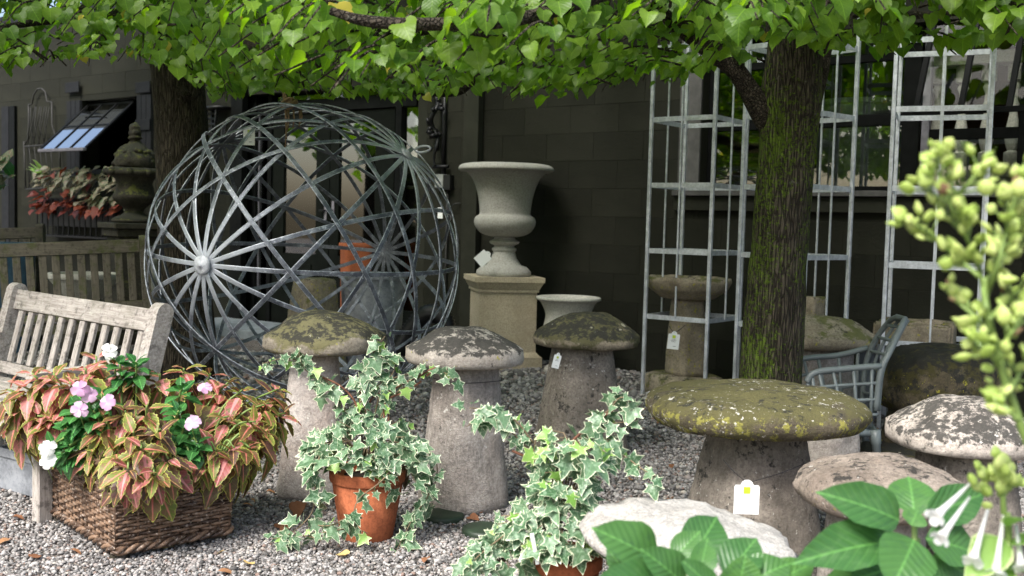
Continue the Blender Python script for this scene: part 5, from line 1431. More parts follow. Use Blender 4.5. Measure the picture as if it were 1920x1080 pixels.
def flower(t, px, py, d, r, mat, n=5, nm="flower"):
    c = at(px, py, d); nrm = (C_POS - c).normalized() + rvec(.4) + Vector((-.2, 0, .3)); nrm.normalize(); x = nrm.orthogonal().normalized(); y = nrm.cross(x); ph = random.uniform(0, 6)
    mb = MB(); mb.tube([c, c - nrm * .02 + Vector((0, 0, -.03)), c + Vector((0, .04, -.08))], .0018, 4); mb.build("flower_stem", MAT['stem'], t, True)
    for k in range(n):
        a = ph + k * 6.283 / n; dr = x * math.cos(a) + y * math.sin(a)
        o = bpy.data.objects.new("petal", leaf_mesh('petal', k % 3, mat)); link(o, t, leaf_matrix(c + nrm * .0015 * k, dr + nrm * random.uniform(-.1, .25), nrm + rvec(.15), r * random.uniform(.85, 1.15), 1.1))
def impatiens(label, spots, flowers, mat):
    t = thing("impatiens_plant", label, "impatiens", at(*spots[0]), "impatiens in the wicker basket"); lv = Leaves(); st = MB()
    rosettes(t, lv, st, spots, 'ovate', lambda f: MAT['impatiens'], 13, .045, .085, 1.2, .15, spread=.35); st.build("stems", MAT['stem'], t, True); lv.flush(t, "leaf")
    for (px, py, d) in flowers: flower(t, px, py, d, .032, mat)
impatiens("dark leaved impatiens with pale pink flowers at the left of the basket", [(155, 745, 4.0), (190, 738, 4.0), (125, 800, 3.98), (175, 770, 3.95), (140, 765, 3.98)], [(150, 728, 3.9), (167, 740, 3.92), (150, 768, 3.9), (201, 755, 3.9)], MAT['petal_pink'])
impatiens("white flowered impatiens hanging low at the left corner of the basket", [(115, 850, 3.95), (130, 835, 3.95), (95, 835, 4.0)], [(88, 840, 3.9), (90, 866, 3.9)], MAT['petal_white'])
impatiens("glossy green impatiens with one lilac-pink flower in the middle of the basket", [(340, 725, 4.15), (335, 770, 4.08), (350, 800, 4.02), (355, 850, 3.98), (330, 835, 3.98), (370, 830, 4.0), (345, 875, 3.98)], [(362, 792, 3.95), (384, 727, 4.1)], MAT['petal_pink'])
impatiens("small green impatiens near the bench slats at the back of the basket", [(225, 680, 4.2), (255, 678, 4.2)], [(205, 660, 4.2)], MAT['petal_white'])

# ------------------------------------------------------------------ ivy in terracotta pots
def pot(label, X, Y, r, h, rimh=.045, h0=0.0):
    t = thing("terracotta_pot", label, "pot", (X, Y, h0), "terracotta pots of ivy")
    mb = MB(); mb.lathe([(r * .66, h0), (r * .68, h0 + .008), (r * .93, h0 + h - rimh)], 56, (X, Y, 0), .001, 10, 1); mb.build("body", MAT['terra'], t, True)
    mb = MB(); mb.lathe(smooth_prof([(r * .93, h0 + h - rimh - .001), (r * .99, h0 + h - rimh), (r * 1.0, h0 + h - .006), (r * .98, h0 + h), (r * .91, h0 + h), (r * .89, h0 + h - .03)], 1), 56, (X, Y, 0)); mb.build("rim", MAT['terra'], t, True, auto=50)
    mb = MB(); mb.lathe([(r * .9, h0 + h - .035), (.001, h0 + h - .02)], 32, (X, Y, 0), .004, 20, 2); mb.build("soil", MAT['soil'], t, True)
    return t
def ivy(label, mounds, paths, wires, Y0, Ls, root):
    t = thing("ivy_plant", label, "ivy", root, "variegated ivy"); lv = Leaves(); st = MB(); wr = MB()
    def leafat(p, out, k, big=1.0):
        young = random.random() < .1
        dr = Vector((out.x * .5, out.y * .3, -.55)) + rvec(.75); nr = Vector((out.x * .5, -.75, .65)) + rvec(.35)
        lv.add(leaf_matrix(p, dr, nr, Ls * random.choice((.5, .7, .85, .95, 1.05, 1.2)) * big * (.75 if young else 1), random.uniform(.85, 1.1)), 'ivy', random.randrange(6), MAT['ivy_young'] if young else MAT['ivy'])
    for (px, py, d, rx, rz, ry, n) in mounds:
        c = at(px, py, d); s = d / F
        for k in range(n):
            a = random.uniform(0, 6.283); e = math.asin(random.uniform(-.5, 1)); q = random.uniform(.75, 1.02)
            o = Vector((math.cos(a) * math.cos(e), -abs(math.sin(a)) * math.cos(e) if random.random() < .75 else math.sin(a) * math.cos(e), math.sin(e)))
            p = c + Vector((o.x * rx * s * q, o.y * ry * q, o.z * rz * s * q)); p.z = max(p.z, .02); leafat(p, o, k)
            if k % 3 == 0: st.tube([c + Vector((0, 0, -rz * s * .5)), (c + p) / 2 + Vector((0, 0, .02)), p], [.003, .0025, .0015], 4)
    for (pp, dens) in paths:
        P = [at(*q) for q in pp]
        for q in P: q.z = max(q.z, .012)
        S = spline(P, 8); L = sum((b - a).length for a, b in zip(S[:-1], S[1:])); st.tube(S, lerp_list([.0035, .0015], len(S)), 5)
        n = int(L * dens)
        for k in range(n):
            f = (k + random.random()) / n * (len(S) - 1.01); i = int(f); p = S[i].lerp(S[i + 1], f - i)
            o = rvec(); q = p + Vector((o.x * .022, o.y * .02, o.z * .02)); q.z = max(q.z, .012); leafat(q, o, k, random.uniform(.7, 1))
    for w_ in wires:
        S = spline([at(*q) for q in w_], 6); wr.tube(S, .0045, 6)
    st.build("stems", MAT['stem_brown'], t, True)
    if wires: wr.build("wire_form", MAT['wire'], t, True)
    lv.flush(t, "leaf", "leaf_mass")
pg = gnd(681, 1020); PX, PY = pg.x, pg.y + .1
pot("terracotta pot of variegated ivy standing on the gravel at the centre left", PX, PY, .158, zat(681, 878, PY))
d = PY
ivy("variegated ivy on a wire form trailing from the left terracotta pot",
    [(690, 838, d, 118, 62, .2, 150), (760, 880, d, 48, 75, .14, 40), (600, 850, d, 30, 40, .12, 20)],
    [([(650, 790, d), (640, 745, d), (600, 705, d), (545, 672, d), (492, 682, d - .05)], 85), ([(690, 800, d), (680, 730, d), (690, 680, d), (722, 630, d)], 95), ([(705, 800, d), (735, 745, d), (780, 712, d), (815, 690, d), (852, 712, d - .05)], 60),
     ([(700, 790, d), (715, 730, d), (740, 690, d), (720, 650, d)], 80), ([(660, 780, d), (690, 740, d), (720, 715, d), (770, 700, d)], 75), ([(640, 760, d), (600, 715, d), (570, 690, d), (560, 660, d)], 60),
     ([(600, 850, d - .12), (592, 900, d - .17), (585, 960, d - .2), (545, 1000, d - .22), (505, 1012, d - .25)], 75), ([(600, 1010, d - .22), (560, 1005, d - .22), (520, 1020, d - .25)], 60), ([(590, 985, d - .2), (620, 985, d - .24), (650, 970, d - .26)], 60),
     ([(735, 880, d - .16), (712, 905, d - .19), (670, 940, d - .2), (665, 985, d - .22), (690, 1000, d - .24)], 60), ([(790, 860, d), (805, 920, d - .05), (775, 970, d - .1), (745, 1030, d - .2)], 90), ([(800, 840, d), (820, 880, d), (800, 960, d - .05)], 55), ([(650, 990, d - .24), (600, 1000, d - .25)], 50)],
    [[(665, 810, d), (668, 760, d), (640, 725, d), (600, 705, d)], [(690, 808, d), (695, 750, d), (740, 728, d), (815, 690, d), (800, 705, d)], [(720, 800, d), (724, 752, d), (760, 735, d), (790, 715, d)], [(728, 800, d), (730, 750, d)], [(675, 810, d), (676, 720, d)]], d, .068, (PX, PY, zat(681, 880, PY)))
P2 = at(1058, 1060, 3.3)
pot("terracotta pot of variegated ivy cut by the bottom edge of the picture", P2.x, 3.3, .125, zat(1058, 1056, 3.19))
d = 3.3
ivy("variegated ivy reaching up on wires from the front terracotta pot",
    [(1040, 985, d, 118, 62, .17, 130), (1060, 905, d, 62, 80, .14, 75), (940, 1040, d - .05, 60, 40, .12, 40), (1080, 840, d, 85, 38, .13, 50)],
    [([(1020, 850, d), (990, 840, d), (950, 800, d), (915, 770, d), (880, 765, d)], 90), ([(1000, 830, d), (960, 785, d), (900, 785, d), (875, 800, d)], 70), ([(1060, 850, d), (1100, 800, d), (1140, 770, d), (1165, 745, d), (1195, 765, d)], 85), ([(1080, 840, d), (1130, 800, d), (1180, 790, d)], 70),
     ([(1110, 850, d), (1160, 850, d), (1205, 880, d - .05), (1240, 898, d - .05)], 70), ([(1000, 960, d), (950, 1000, d - .1), (900, 1040, d - .15), (880, 1065, d - .2)], 95), ([(1130, 960, d), (1160, 1010, d - .05), (1140, 1060, d - .1)], 80), ([(1050, 860, d), (1010, 820, d), (1000, 850, d)], 60)],
    [[(1028, 970, d), (1026, 890, d), (1010, 868, d), (960, 845, d)], [(1036, 970, d), (1038, 880, d), (1080, 820, d), (1150, 768, d)], [(1096, 960, d), (1094, 890, d)]], d, .064, (P2.x, 3.3, zat(1058, 1060, 3.3)))
def stick():
    a, b = at(997, 1000, 3.12), at(1008, 1058, 3.14); o = board("plant_label", None, MAT['paper'], a, b, .012, .0015, up=(0, -1, .2), b=0); tagit(o, "white plastic plant label stuck in the front ivy pot", "plant label")
stick()
for k, (px, py, lb) in enumerate(((830, 973, "dark green plastic lid on the gravel right of the ivy pot"), (908, 1000, "second dark green plastic lid beside the front ivy plant"))):
    g = gnd(px, py); mb = MB(); mb.lathe(smooth_prof([(.095, 0), (.095, .022), (.08, .03), (.001, .032)], 1), 32, (0, 0, 0)); o = mb.build("plastic_lid", M_plain("plastic_green_%d" % k, (.02, .035, .02), .5), None, True, Matrix.Translation((g.x, g.y, 0))); tagit(o, lb, "lid")

# ------------------------------------------------------------------ foreground hydrangea
def hydrangea(label, cx, cy, d, leaves, stems):
    t = thing("hydrangea_plant", label, "hydrangea", (at(cx, cy, d).x, d, 0), "hydrangeas in the foreground")
    for (b, tip, w, db, dt) in leaves:
        P = at(b[0], b[1], d + db); Q = at(tip[0], tip[1], d + dt); dr = Q - P; L = dr.length
        ln = dr.normalized(); nr = Vector((0, -.85, .6)) + rvec(.18)
        wm_ = 1.18 * w * (d / F) / (.82 * L)
        o = bpy.data.objects.new("leaf", leaf_mesh('hydra', random.randrange(5), MAT['hydrangea'])); link(o, t, leaf_matrix(P, dr, nr, L, wm_))
    mb = MB(); root = Vector((at(cx, cy, d).x, d + .05, 0))
    for s in stems:
        S = spline([root, root.lerp(at(*s), .5) + Vector((.02, 0, .03)), at(*s)], 5); mb.tube(S, .006, 6)
    mb.build("stems", MAT['stem'], t, True)
hydrangea("bright green hydrangea leaves low in front of the white staddle cap", 1320, 1075, 2.0,
    [((1232, 1052), (1136, 990), 78, 0, -.06), ((1290, 1056), (1352, 962), 82, .03, .08), ((1362, 1085), (1418, 1000), 72, 0, .05), ((1262, 1050), (1312, 992), 46, 0, .02), ((1310, 1080), (1330, 1008), 44, -.03, 0), ((1282, 1095), (1222, 1035), 62, -.05, -.1),
     ((1400, 1095), (1478, 1048), 70, 0, 0), ((1240, 1095), (1140, 1078), 60, -.05, -.12), ((1440, 1100), (1530, 1045), 54, 0, .02), ((1340, 1110), (1290, 1050), 40, -.06, -.08), ((1380, 1120), (1400, 1052), 70, -.08, -.1), ((1200, 1110), (1150, 1040), 50, .02, 0)],
    [(1280, 1060, 2.0), (1330, 1080, 2.0), (1400, 1090, 2.0)])
hydrangea("dark and light green hydrangea rosette at the lower right by the white flowers", 1715, 1000, 2.05,
    [((1686, 976), (1568, 916), 76, 0, -.05), ((1714, 966), (1708, 886), 84, .04, .1), ((1736, 968), (1852, 922), 66, .03, .06), ((1674, 1016), (1524, 1026), 86, 0, -.1), ((1714, 1012), (1684, 1088), 92, -.03, -.14), ((1735, 1010), (1846, 1030), 80, .03, .02), ((1708, 985), (1722, 956), 40, -.03, -.02),
     ((1690, 1060), (1600, 1085), 76, .04, 0), ((1750, 1040), (1830, 1085), 70, .05, .02), ((1660, 1090), (1560, 1080), 60, .05, 0), ((1720, 1090), (1770, 1050), 60, .05, .08), ((1600, 1110), (1625, 1040), 70, .06, .1)],
    [(1715, 985, 2.05), (1720, 1010, 2.07), (1700, 1040, 2.08)])

# ------------------------------------------------------------------ tobacco flowers and the seed stalk
def ellipsoid_mesh(name, mat):
    prof = [(.001, 0), (.22, .08), (.40, .26), (.46, .42), (.40, .6), (.22, .82), (.06, .95), (.001, 1.0)]
    me = bpy.data.meshes.new(name); V = []; Fs = []; n = 8
    for (r, z) in prof:
        for k in range(n): V.append((r * math.cos(k * 6.2832 / n), z, r * math.sin(k * 6.2832 / n)))
    for i in range(len(prof) - 1):
        for k in range(n): Fs.append((i * n + k, (i + 1) * n + k, (i + 1) * n + (k + 1) % n, i * n + (k + 1) % n))
    fill_mesh(me, np.array(V), Fs, np.array([(0.2, v[1]) for v in V]), np.zeros(len(V)), [mat]); return me
POD, PODB = ellipsoid_mesh("pod", MAT['pod']), ellipsoid_mesh("withered_flower", MAT['pod_brown'])
def stalk():
    d = 1.45; g = Vector((at(1990, 900, d).x, d, 0)); t = thing("seed_stalk_plant", "tall yellow-green flower stalk with plump buds at the right foreground", "plant", g)
    mb = MB()
    main = spline([g, at(1985, 1000, d), at(1955, 900, d), at(1915, 800, d), at(1878, 690, d), at(1850, 580, d), at(1845, 520, d)], 8); mb.tube(main, lerp_list([.009, .0065, .005], len(main)), 8)
    br = [[(1850, 580), (1835, 500), (1810, 440), (1780, 380), (1760, 320), (1768, 285)], [(1848, 560), (1870, 500), (1885, 440), (1900, 380), (1905, 325)], [(1838, 520), (1790, 480), (1745, 440), (1705, 415)], [(1865, 640), (1835, 600), (1800, 570), (1770, 540)],
          [(1880, 690), (1850, 660), (1825, 640)], [(1910, 790), (1880, 760), (1868, 735)], [(1870, 660), (1900, 620), (1935, 590)], [(1845, 530), (1890, 480), (1930, 440), (1960, 410)], [(1800, 430), (1770, 400), (1735, 350)], [(1890, 440), (1930, 390), (1950, 330)], [(1895, 730), (1920, 690), (1950, 670)], [(1780, 380), (1820, 340), (1838, 310)], [(1855, 600), (1880, 570), (1915, 540)]]
    cnt = 0
    for b in br:
        S = spline([at(x, y, d + random.uniform(-.04, .04)) for x, y in b], 5); mb.tube(S, lerp_list([.0036, .0016], len(S)), 6)
        L = sum((q - p).length for p, q in zip(S[:-1], S[1:])); n = int(L / .0066)
        for k in range(n):
            f = .15 + .85 * (k + random.random() * .8) / n; i = min(int(f * (len(S) - 1)), len(S) - 2); p = S[i]; tn = (S[i + 1] - S[i]).normalized()
            dr = (rvec().normalized() + tn * .9 + Vector((0, 0, .3))).normalized(); q = p + dr * random.uniform(.008, .028)
            mb.tube([p, q], .0014, 4); brown = random.random() < .05
            o = bpy.data.objects.new("withered_flower" if brown else "bud", PODB if brown else POD); L_ = .95 * random.choice((.014, .018, .021, .024, .028)); link(o, t, leaf_matrix(q, dr, rvec(), L_, random.uniform(.85, 1.15) * (.34 if brown else .46))); cnt += 1
    mb.build("stem", MAT['stem'], t, True)
stalk()
def tobacco():
    d = 1.75; g = Vector((at(1905, 1000, d).x, d, 0)); t = thing("tobacco_plant", "white tubular flowers and green buds at the lower right corner", "flower", g); mb = MB()
    S = spline([g, at(1890, 1060, d), at(1882, 960, d), at(1880, 905, d)], 6); mb.tube(S, lerp_list([.008, .004], len(S)), 7); mb.build("stem", MAT['stem'], t, True)
    for (a, b, r) in (((1822, 904), (1757, 966), 26), ((1818, 932), (1766, 1006), 24), ((1852, 955), (1826, 1046), 28), ((1882, 962), (1868, 1070), 30), ((1905, 985), (1915, 1060), 22)):
        A = at(a[0], a[1], d); B = at(b[0], b[1], d - .05); mb = MB(); P = [A, A.lerp(B, .5), A.lerp(B, .85), B]; mb.tube(P, [.0022, .0038, .0055, .009], 10); tb = mb.build("flower_tube", MAT['petal_white'], t, True)
        n = (B - A).normalized(); x = n.orthogonal().normalized(); y = n.cross(x)
        for k in range(5):
            an = k * 6.283 / 5 + a[0]; o = bpy.data.objects.new("petal", leaf_mesh('petal', k % 3, MAT['petal_white'])); link(o, tb, leaf_matrix(B, (x * math.cos(an) + y * math.sin(an)) + n * .25, n * -1, r * d / F * .85, 1.0))
    for k in range(34):
        px, py = random.gauss(1872, 22), random.gauss(912, 20)
        o = bpy.data.objects.new("bud", POD); p = at(px, py, d + random.uniform(-.03, .03)); dr = (p - at(1880, 960, d)).normalized() + rvec(.3); link(o, t, leaf_matrix(p, dr, rvec(), random.uniform(.018, .032), .6))
    lv = Leaves()
    for (b, tip, w) in (((1885, 1010), (1838, 1050), .6), ((1890, 1020), (1950, 1000), .6), ((1890, 1050), (1850, 1090), .7), ((1890, 990), (1930, 950), .5), ((1888, 1060), (1945, 1070), .7)):
        P, Q = at(*b, d), at(*tip, d - .06); lv.add(leaf_matrix(P, Q - P, Vector((0, -.6, .8)), (Q - P).length * 1.2, 1.0), 'ovate', random.randrange(4), MAT['ivy_young'])
    lv.flush(t, "leaf")
tobacco()

# ------------------------------------------------------------------ trees
ENVX = [-200, 0, 60, 110, 170, 240, 285, 320, 400, 440, 500, 560, 620, 700, 800, 900, 980, 1060, 1130, 1200, 1300, 1330, 1370, 1420, 1480, 1540, 1600, 1700, 1800, 1860, 1920, 2100]
ENVY = [170, 120, 125, 118, 122, 105, 120, 130, 185, 178, 165, 178, 182, 180, 180, 178, 186, 186, 165, 150, 158, 120, 118, 105, 75, 95, 85, 98, 95, 88, 70, 70]
def env(px): return float(np.interp(px, ENVX, ENVY))
def limb(mb, pts, rads, n=12, amp=.004):
    S = spline([Vector(p) for p in pts], 7); b = len(mb.v); mb.tube(S, lerp_list(rads, len(S)), n)
    for i in range(b, len(mb.v)):
        v = Vector(mb.v[i]); mb.v[i] = tuple(v + Vector((mnoise.noise(v * 14), mnoise.noise(v * 14 + Vector((7, 0, 0))), mnoise.noise(v * 9 + Vector((0, 7, 0))) * .4)) * amp)
    return S
def A(px, py, d): return at(px, py, d)
def make_tree(label, trunk, tr, limbs, mat):
    base = Vector((trunk[0].x, trunk[0].y, 0)); t = thing("linden_tree", label, "tree", base, "low canopied linden trees"); mb = MB()
    S = spline(trunk, 14); mb2 = MB(); mb2.tube(S, lerp_list(tr, len(S)), 36)
    for i in range(len(mb2.v)):
        v = Vector(mb2.v[i]); q = Vector((v.x * 5, v.y * 5, v.z * 1.6)); q2 = Vector((v.x * 26, v.y * 26, v.z * 5))
        mb2.v[i] = tuple(v + Vector((mnoise.noise(q), mnoise.noise(q + Vector((7, 3, 0))), 0)) * .018 + Vector((mnoise.noise(q2), mnoise.noise(q2 + Vector((7, 3, 0))), 0)) * .009)
    mb2.build("trunk", mat, t, True)
    for pts, rads in limbs:
        m_ = MB(); limb(m_, pts, rads); m_.build("branch", MAT['bark_branch'], t, True)
    return t
dR = 5.6
TR = make_tree("mossy green trunked linden tree rising behind the wide flat stone", [Vector((A(1444, 800, dR).x, dR, 0)), A(1446, 700, dR), A(1460, 500, dR), A(1472, 330, dR), A(1482, 190, dR), A(1490, 60, dR), A(1497, -80, dR), A(1500, -260, dR)], [.2, .162, .15, .148, .155, .13, .11, .09],
    [([A(1478, 300, dR + .03), A(1432, 218, dR + .0), A(1402, 165, dR - .02), A(1372, 126, dR - .05), A(1300, 72, dR - .1), A(1230, 12, dR - .2), A(1130, -60, dR - .4)], [.05, .064, .055, .048, .043, .04, .03]),
     ([A(1495, 290, dR + .03), A(1518, 200, dR), A(1535, 120, dR + .02), A(1545, 40, dR + .05), A(1570, -60, dR + .2)], [.05, .06, .06, .055, .045]),
     ([A(1375, 128, dR), A(1350, 90, dR + .05), A(1318, 20, dR + .1), A(1300, -40, dR + .1)], [.03, .028, .024, .02]),
     ([A(1300, 60, dR + .6), A(1210, 42, dR + .8), A(1100, 52, dR + 1.0), A(1000, 72, dR + 1.2), A(940, 110, dR + 1.3)], [.03, .032, .034, .03, .02]),
     ([A(1540, 40, dR), A(1640, 20, dR + .3), A(1740, 28, dR + .6), A(1840, 20, dR + .9)], [.03, .025, .02, .012]),
     ([A(1490, -30, dR), A(1300, -60, dR - 1.2), A(1000, 30, dR - 2.2), A(800, 45, dR - 2.4), A(690, 40, dR - 2.4), A(620, 20, dR - 2.4)], [.06, .04, .022, .02, .018, .012]),
     ([A(1500, -60, dR), A(1700, -30, dR - .8), A(1900, 10, dR - 1.4)], [.05, .03, .015]),
     ([A(1490, -100, dR), A(1450, -200, dR - 1.2), A(1400, -300, dR - 2.2)], [.06, .04, .02]), ([A(1500, -150, dR), A(1560, -260, dR + 1), A(1600, -300, dR + 1.6)], [.05, .04, .02])], MAT['bark_moss'])
dL = 8.3
TL = make_tree("dark trunked linden tree behind the metal sphere", [Vector((A(352, 700, dL).x, dL, 0)), A(350, 600, dL), A(345, 420, dL), A(340, 260, dL), A(332, 120, dL), A(326, 0, dL), A(320, -160, dL)], [.24, .21, .2, .205, .2, .17, .13],
    [([A(360, 190, dL - .1), A(340, 170, dL - .16), A(352, 178, dL - .3)], [.05, .045, .03]),
     ([A(310, 160, dL), A(290, 100, dL - .1), A(300, 60, dL - .2), A(250, 10, dL - .4)], [.06, .06, .05, .04]),
     ([A(340, 60, dL), A(430, 78, dL - .4), A(500, 98, dL - .8), A(580, 112, dL - .9), A(650, 128, dL - 1.0), A(720, 155, dL - 1.0), A(800, 165, dL - 1.0), A(860, 165, dL - 1.0), A(905, 130, dL - 1.0), A(960, 100, dL - 1.0)], [.07, .06, .055, .052, .05, .05, .055, .05, .035, .02]),
     ([A(330, 30, dL), A(440, 60, dL - .3), A(520, 60, dL - .5), A(560, 80, dL - .6)], [.05, .04, .035, .02]),
     ([A(326, 0, dL), A(200, 30, dL - .8), A(80, 40, dL - 1.4), A(-40, 60, dL - 1.8)], [.06, .04, .025, .012]), ([A(326, -40, dL), A(260, -60, dL - 2), A(150, 20, dL - 3)], [.05, .03, .015]), ([A(320, -120, dL), A(500, -160, dL - 1.5), A(700, -120, dL - 2.5)], [.06, .04, .02])], MAT['bark'])
def canopy():
    LR, LL = Leaves(), Leaves(); TWR, TWL = MB(), MB()
    def twig(P, toR, big=1.0, n=None, envj=0.0, check=True):
        c = Vector((1.45, 5.6, P.z)) if toR else Vector((-2.64, 8.3, P.z))
        out = P - c; out.z = 0; out = (out.normalized() if out.length > .1 else rvec()) + rvec(.5); out.z = random.uniform(-.35, .15); out.normalize()
        L = random.uniform(.28, .55); n = n or random.randint(9, 15); lv = LR if toR else LL; tw = TWR if toR else TWL
        S = spline([P - out * L * .5, P + Vector((0, 0, .03)), P + out * L * .5 + Vector((0, 0, -.08))], 4); kept = 0
        side = out.cross(Vector((0, 0, 1))).normalized()
        for k in range(n):
            f = (k + .5) / n * (len(S) - 1.01); i = int(f); p = S[i].lerp(S[i + 1], f - i); sg = 1 if k % 2 else -1
            size = random.choice((.034, .046, .056, .066, .076, .086)) * big
            b = p + side * sg * random.uniform(.015, .05) + Vector((0, 0, random.uniform(-.02, .01)))
            dr = side * sg * random.uniform(.3, .9) + out * random.uniform(.1, .9) + Vector((0, 0, -random.uniform(.25, 1.3))) + rvec(.25)
            nr = Vector((0, 0, 1)) * random.uniform(.4, 1.2) + Vector((-.15, -.45, 0)) + side * sg * .3 + rvec(.45)
            if check:
                tip = b + dr.normalized() * size * .8; px, py, w = proj(tip)
                if w > .3 and -60 < px < 1980 and py > env(px) + envj: continue
            if wnd(b) < .12: continue
            lv.add(leaf_matrix(b, dr, nr, size, random.uniform(.9, 1.1)), 'linden', random.randrange(6), MAT['linden']); kept += 1
        if kept > 2:
            px, py, w = proj(S[-1]); 
            if py < env(px) + 8: tw.tube(S, lerp_list([.0065, .003], len(S)), 4)
    def clump(P): return mnoise.noise(P * 1.1 + Vector((3, 1, 5)))
    # the part of the canopy that the picture shows
    N = 0
    while N < 430:
        px = random.uniform(-120, 2040); e = env(px); py = random.uniform(-70, e - 4); toR = px > 950 + random.uniform(-150, 150)
        if px < 470: dd = random.uniform(5.2, 8.4)
        elif px < 1150: dd = random.uniform(5.2, 8.2)
        elif px < 1330: dd = random.uniform(5.0, 7.6)
        else: dd = random.uniform(4.0, 6.6)
        P = A(px, py, dd)
        if wnd(P) < .35: continue
        cl = clump(P); thin = 0.0
        if 1060 < px < 1330 and 30 < py < 150: thin = .45
        if 120 < px < 290 and py > 70: thin = .35
        if px > 1540 and py > 30: thin = .4
        if 930 < px < 1060 and py < 60: thin = .1
        if 1190 < px < 1430 and py > 15 and dd < 5.9: thin = .75
        if 660 < px < 1000 and py > 118 and dd < 7.35: thin = .7
        if random.random() < thin or cl < -.10 or (1370 < px < 1570 and dd < 5.75 and random.random() < .8) : continue
        twig(P, toR, envj=random.uniform(-45, 10)); N += 1
    # hanging fringe along the lower edge
    for k in range(210):
        px = random.uniform(-60, 1960); 
        if 120 < px < 290 and random.random() < .6: continue
        if mnoise.noise(Vector((px * .012, 3.3, 0))) < -.18: continue
        e = env(px); dd = random.uniform(5.6, 7.6) if px < 1330 else random.uniform(4.6, 6.2)
        P = A(px, e - random.uniform(4, 50), dd); 
        if wnd(P) > .35: twig(P, px > 950, n=9, envj=random.uniform(-25, 16))
    # the near bough, bright and close to the camera
    N = 0
    while N < 60:
        px = random.uniform(480, 1080); py = random.uniform(-60, 118 - abs(px - 700) * .12); P = A(px, py, random.uniform(3.2, 4.4)); twig(P, True, big=.98, n=10, envj=-45); N += 1
    for k in range(14):
        px = random.uniform(1230, 1640); P = A(px, random.uniform(-50, 30), random.uniform(3.2, 4.4)); twig(P, True, n=7, envj=-30)
    for k in range(16):
        px = random.uniform(-40, 420); P = A(px, random.uniform(-50, 80), random.uniform(4.6, 5.4)); twig(P, False, n=9, envj=-25)
    # canopy above the picture, which shades the yard
    LR2, LL2 = Leaves(), Leaves()
    for k in range(14500):
        X = random.uniform(-9, 5.5); Y = random.uniform(3.3, 13); Z = random.uniform(0, 1) ** 1.1 * 1.3 + 2.15 + .11 * Y
        P = Vector((X, Y, Z)); px, py, w = proj(P)
        if wnd(P) < .2 or (py > -50 and -60 < px < 1980) or clump(P * .8) < -.42: continue
        m_ = leaf_matrix(P, rvec() + Vector((0, 0, -.6)), Vector((-.1, -.3, 1)) + rvec(.5), random.uniform(.13, .19), 1.0)
        (LR2 if X > -.7 else LL2).add(m_, 'linden_lite', k % 4, MAT['linden'])
    LR.flush(TR, "leaf", "crown", lite=None); LL.flush(TL, "leaf", "crown", lite=None)
    LR2.flush(TR, "leaf", "upper_crown", limit=0); LL2.flush(TL, "leaf", "upper_crown", limit=0)
    print("upper", len(LR2.items), len(LL2.items))
    TWR.build("twigs", MAT['bark'], TR)["kind"] = "stuff"; TWL.build("twigs", MAT['bark'], TL)["kind"] = "stuff"
    print("leaves", len(LR.items), len(LL.items))
canopy()
# trees across the yard, seen only as reflections in the glass
def far_trees():
    for k, (x, y, h) in enumerate(((-15, 13, 6.5), (-18, 8.5, 8), (-14, 4, 6), (-17, -2, 8), (-12, -8, 7), (-4, -13, 7))):
        t = thing("garden_tree", "leafy tree across the yard mirrored in the shop glass", "tree", (x, y, 0), "trees across the yard"); mb = MB(); mb.tube([(x, y, 0), (x + .1, y, h * .45), (x, y + .1, h * .8)], [.2, .15, .06], 10); mb.build("trunk", MAT['bark'], t, True)
        lv = Leaves()
        for i in range(1100):
            v = rvec(); 
            if v.length > 1 : continue
            p = Vector((x, y, h * .64)) + Vector((v.x * 2.6, v.y * 2.6, v.z * h * .36))
            if mnoise.noise(p * .9) < -.12: continue
            lv.add(leaf_matrix(p, rvec() + Vector((0, 0, -.4)), rvec(.6) + Vector((0, 0, .6)), random.uniform(.25, .42), 1.0), 'linden_lite', i % 4, MAT['linden'])
        lv.flush(t, "leaf", "crown")
far_trees()

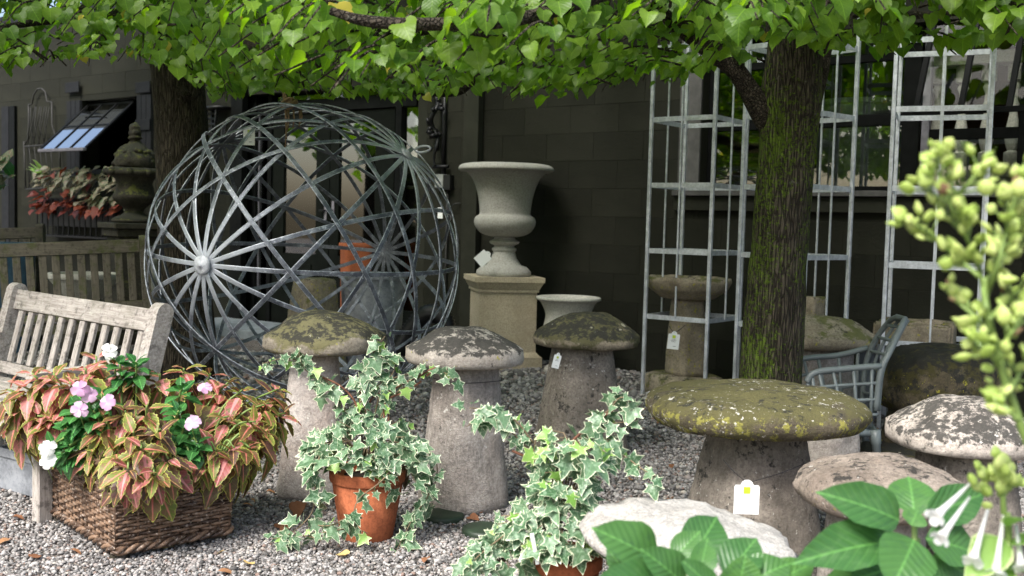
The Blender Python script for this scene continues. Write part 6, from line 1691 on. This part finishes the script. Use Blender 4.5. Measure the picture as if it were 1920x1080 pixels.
# ------------------------------------------------------------------ fallen leaves
def litter():
    spots = [(238, 848 + 130, 0), (255, 985, 0), (60, 960, 0), (25, 968, 0), (470, 935, 0), (500, 920, 0), (515, 982, 0), (540, 985, 0), (455, 945, 0), (300, 1025, 1), (425, 1032, 1), (466, 1057, 1), (408, 1070, 0), (1080, 790, 0), (1010, 760, 0), (960, 800, 0), (985, 850, 0), (1150, 745, 0), (1180, 900, 0), (1255, 935, 0), (1200, 960, 0), (880, 968, 0), (850, 985, 0), (1045, 690, 0), (1130, 700, 0), (1230, 790, 0), (1260, 870, 0), (770, 720, 0), (935, 745, 0), (905, 960, 0), (520, 925, 0), (650, 1040, 1), (130, 1030, 0), (60, 1045, 0), (20, 1010, 0), (800, 1045, 0), (1640, 870, 0), (1600, 905, 0), (1205, 700, 0)]
    for k, (px, py, yl) in enumerate(spots):
        g = gnd(px, py, .018); o = bpy.data.objects.new("fallen_leaf", leaf_mesh('linden' if k % 2 else 'ovate', k % 4, MAT['dry_yellow'] if yl else MAT['dry']))
        a = random.uniform(0, 6.28); link(o, None, leaf_matrix(g, (math.cos(a), math.sin(a), .1), Vector((0, 0, 1)) + rvec(.35), random.uniform(.035, .062), random.uniform(.7, 1)))
        tagit(o, "small yellow leaf fallen on the gravel" if yl else "small dry brown leaf fallen on the gravel", "leaf", "yellow leaves on the gravel" if yl else "brown leaves on the gravel")
    p = at(1368, 737, 4.22); p.z += .004; o = bpy.data.objects.new("fallen_leaf", leaf_mesh('ovate', 2, MAT['dry_yellow'])); link(o, None, leaf_matrix(p, (1, .15, .03), Vector((0, -.25, 1)), .075, 1.1)); tagit(o, "curled pale yellow leaf lying on the flat lichened stone", "leaf")
    # larger brown leaf by the basket
    g = gnd(548, 960, .02); o = bpy.data.objects.new("fallen_leaf", leaf_mesh('linden', 1, MAT['dry'])); link(o, None, leaf_matrix(g, (.6, -.1, .5), (0, -.8, .5), .07, 1)); tagit(o, "large orange-brown dead leaf left of the ivy pot", "leaf")
litter()
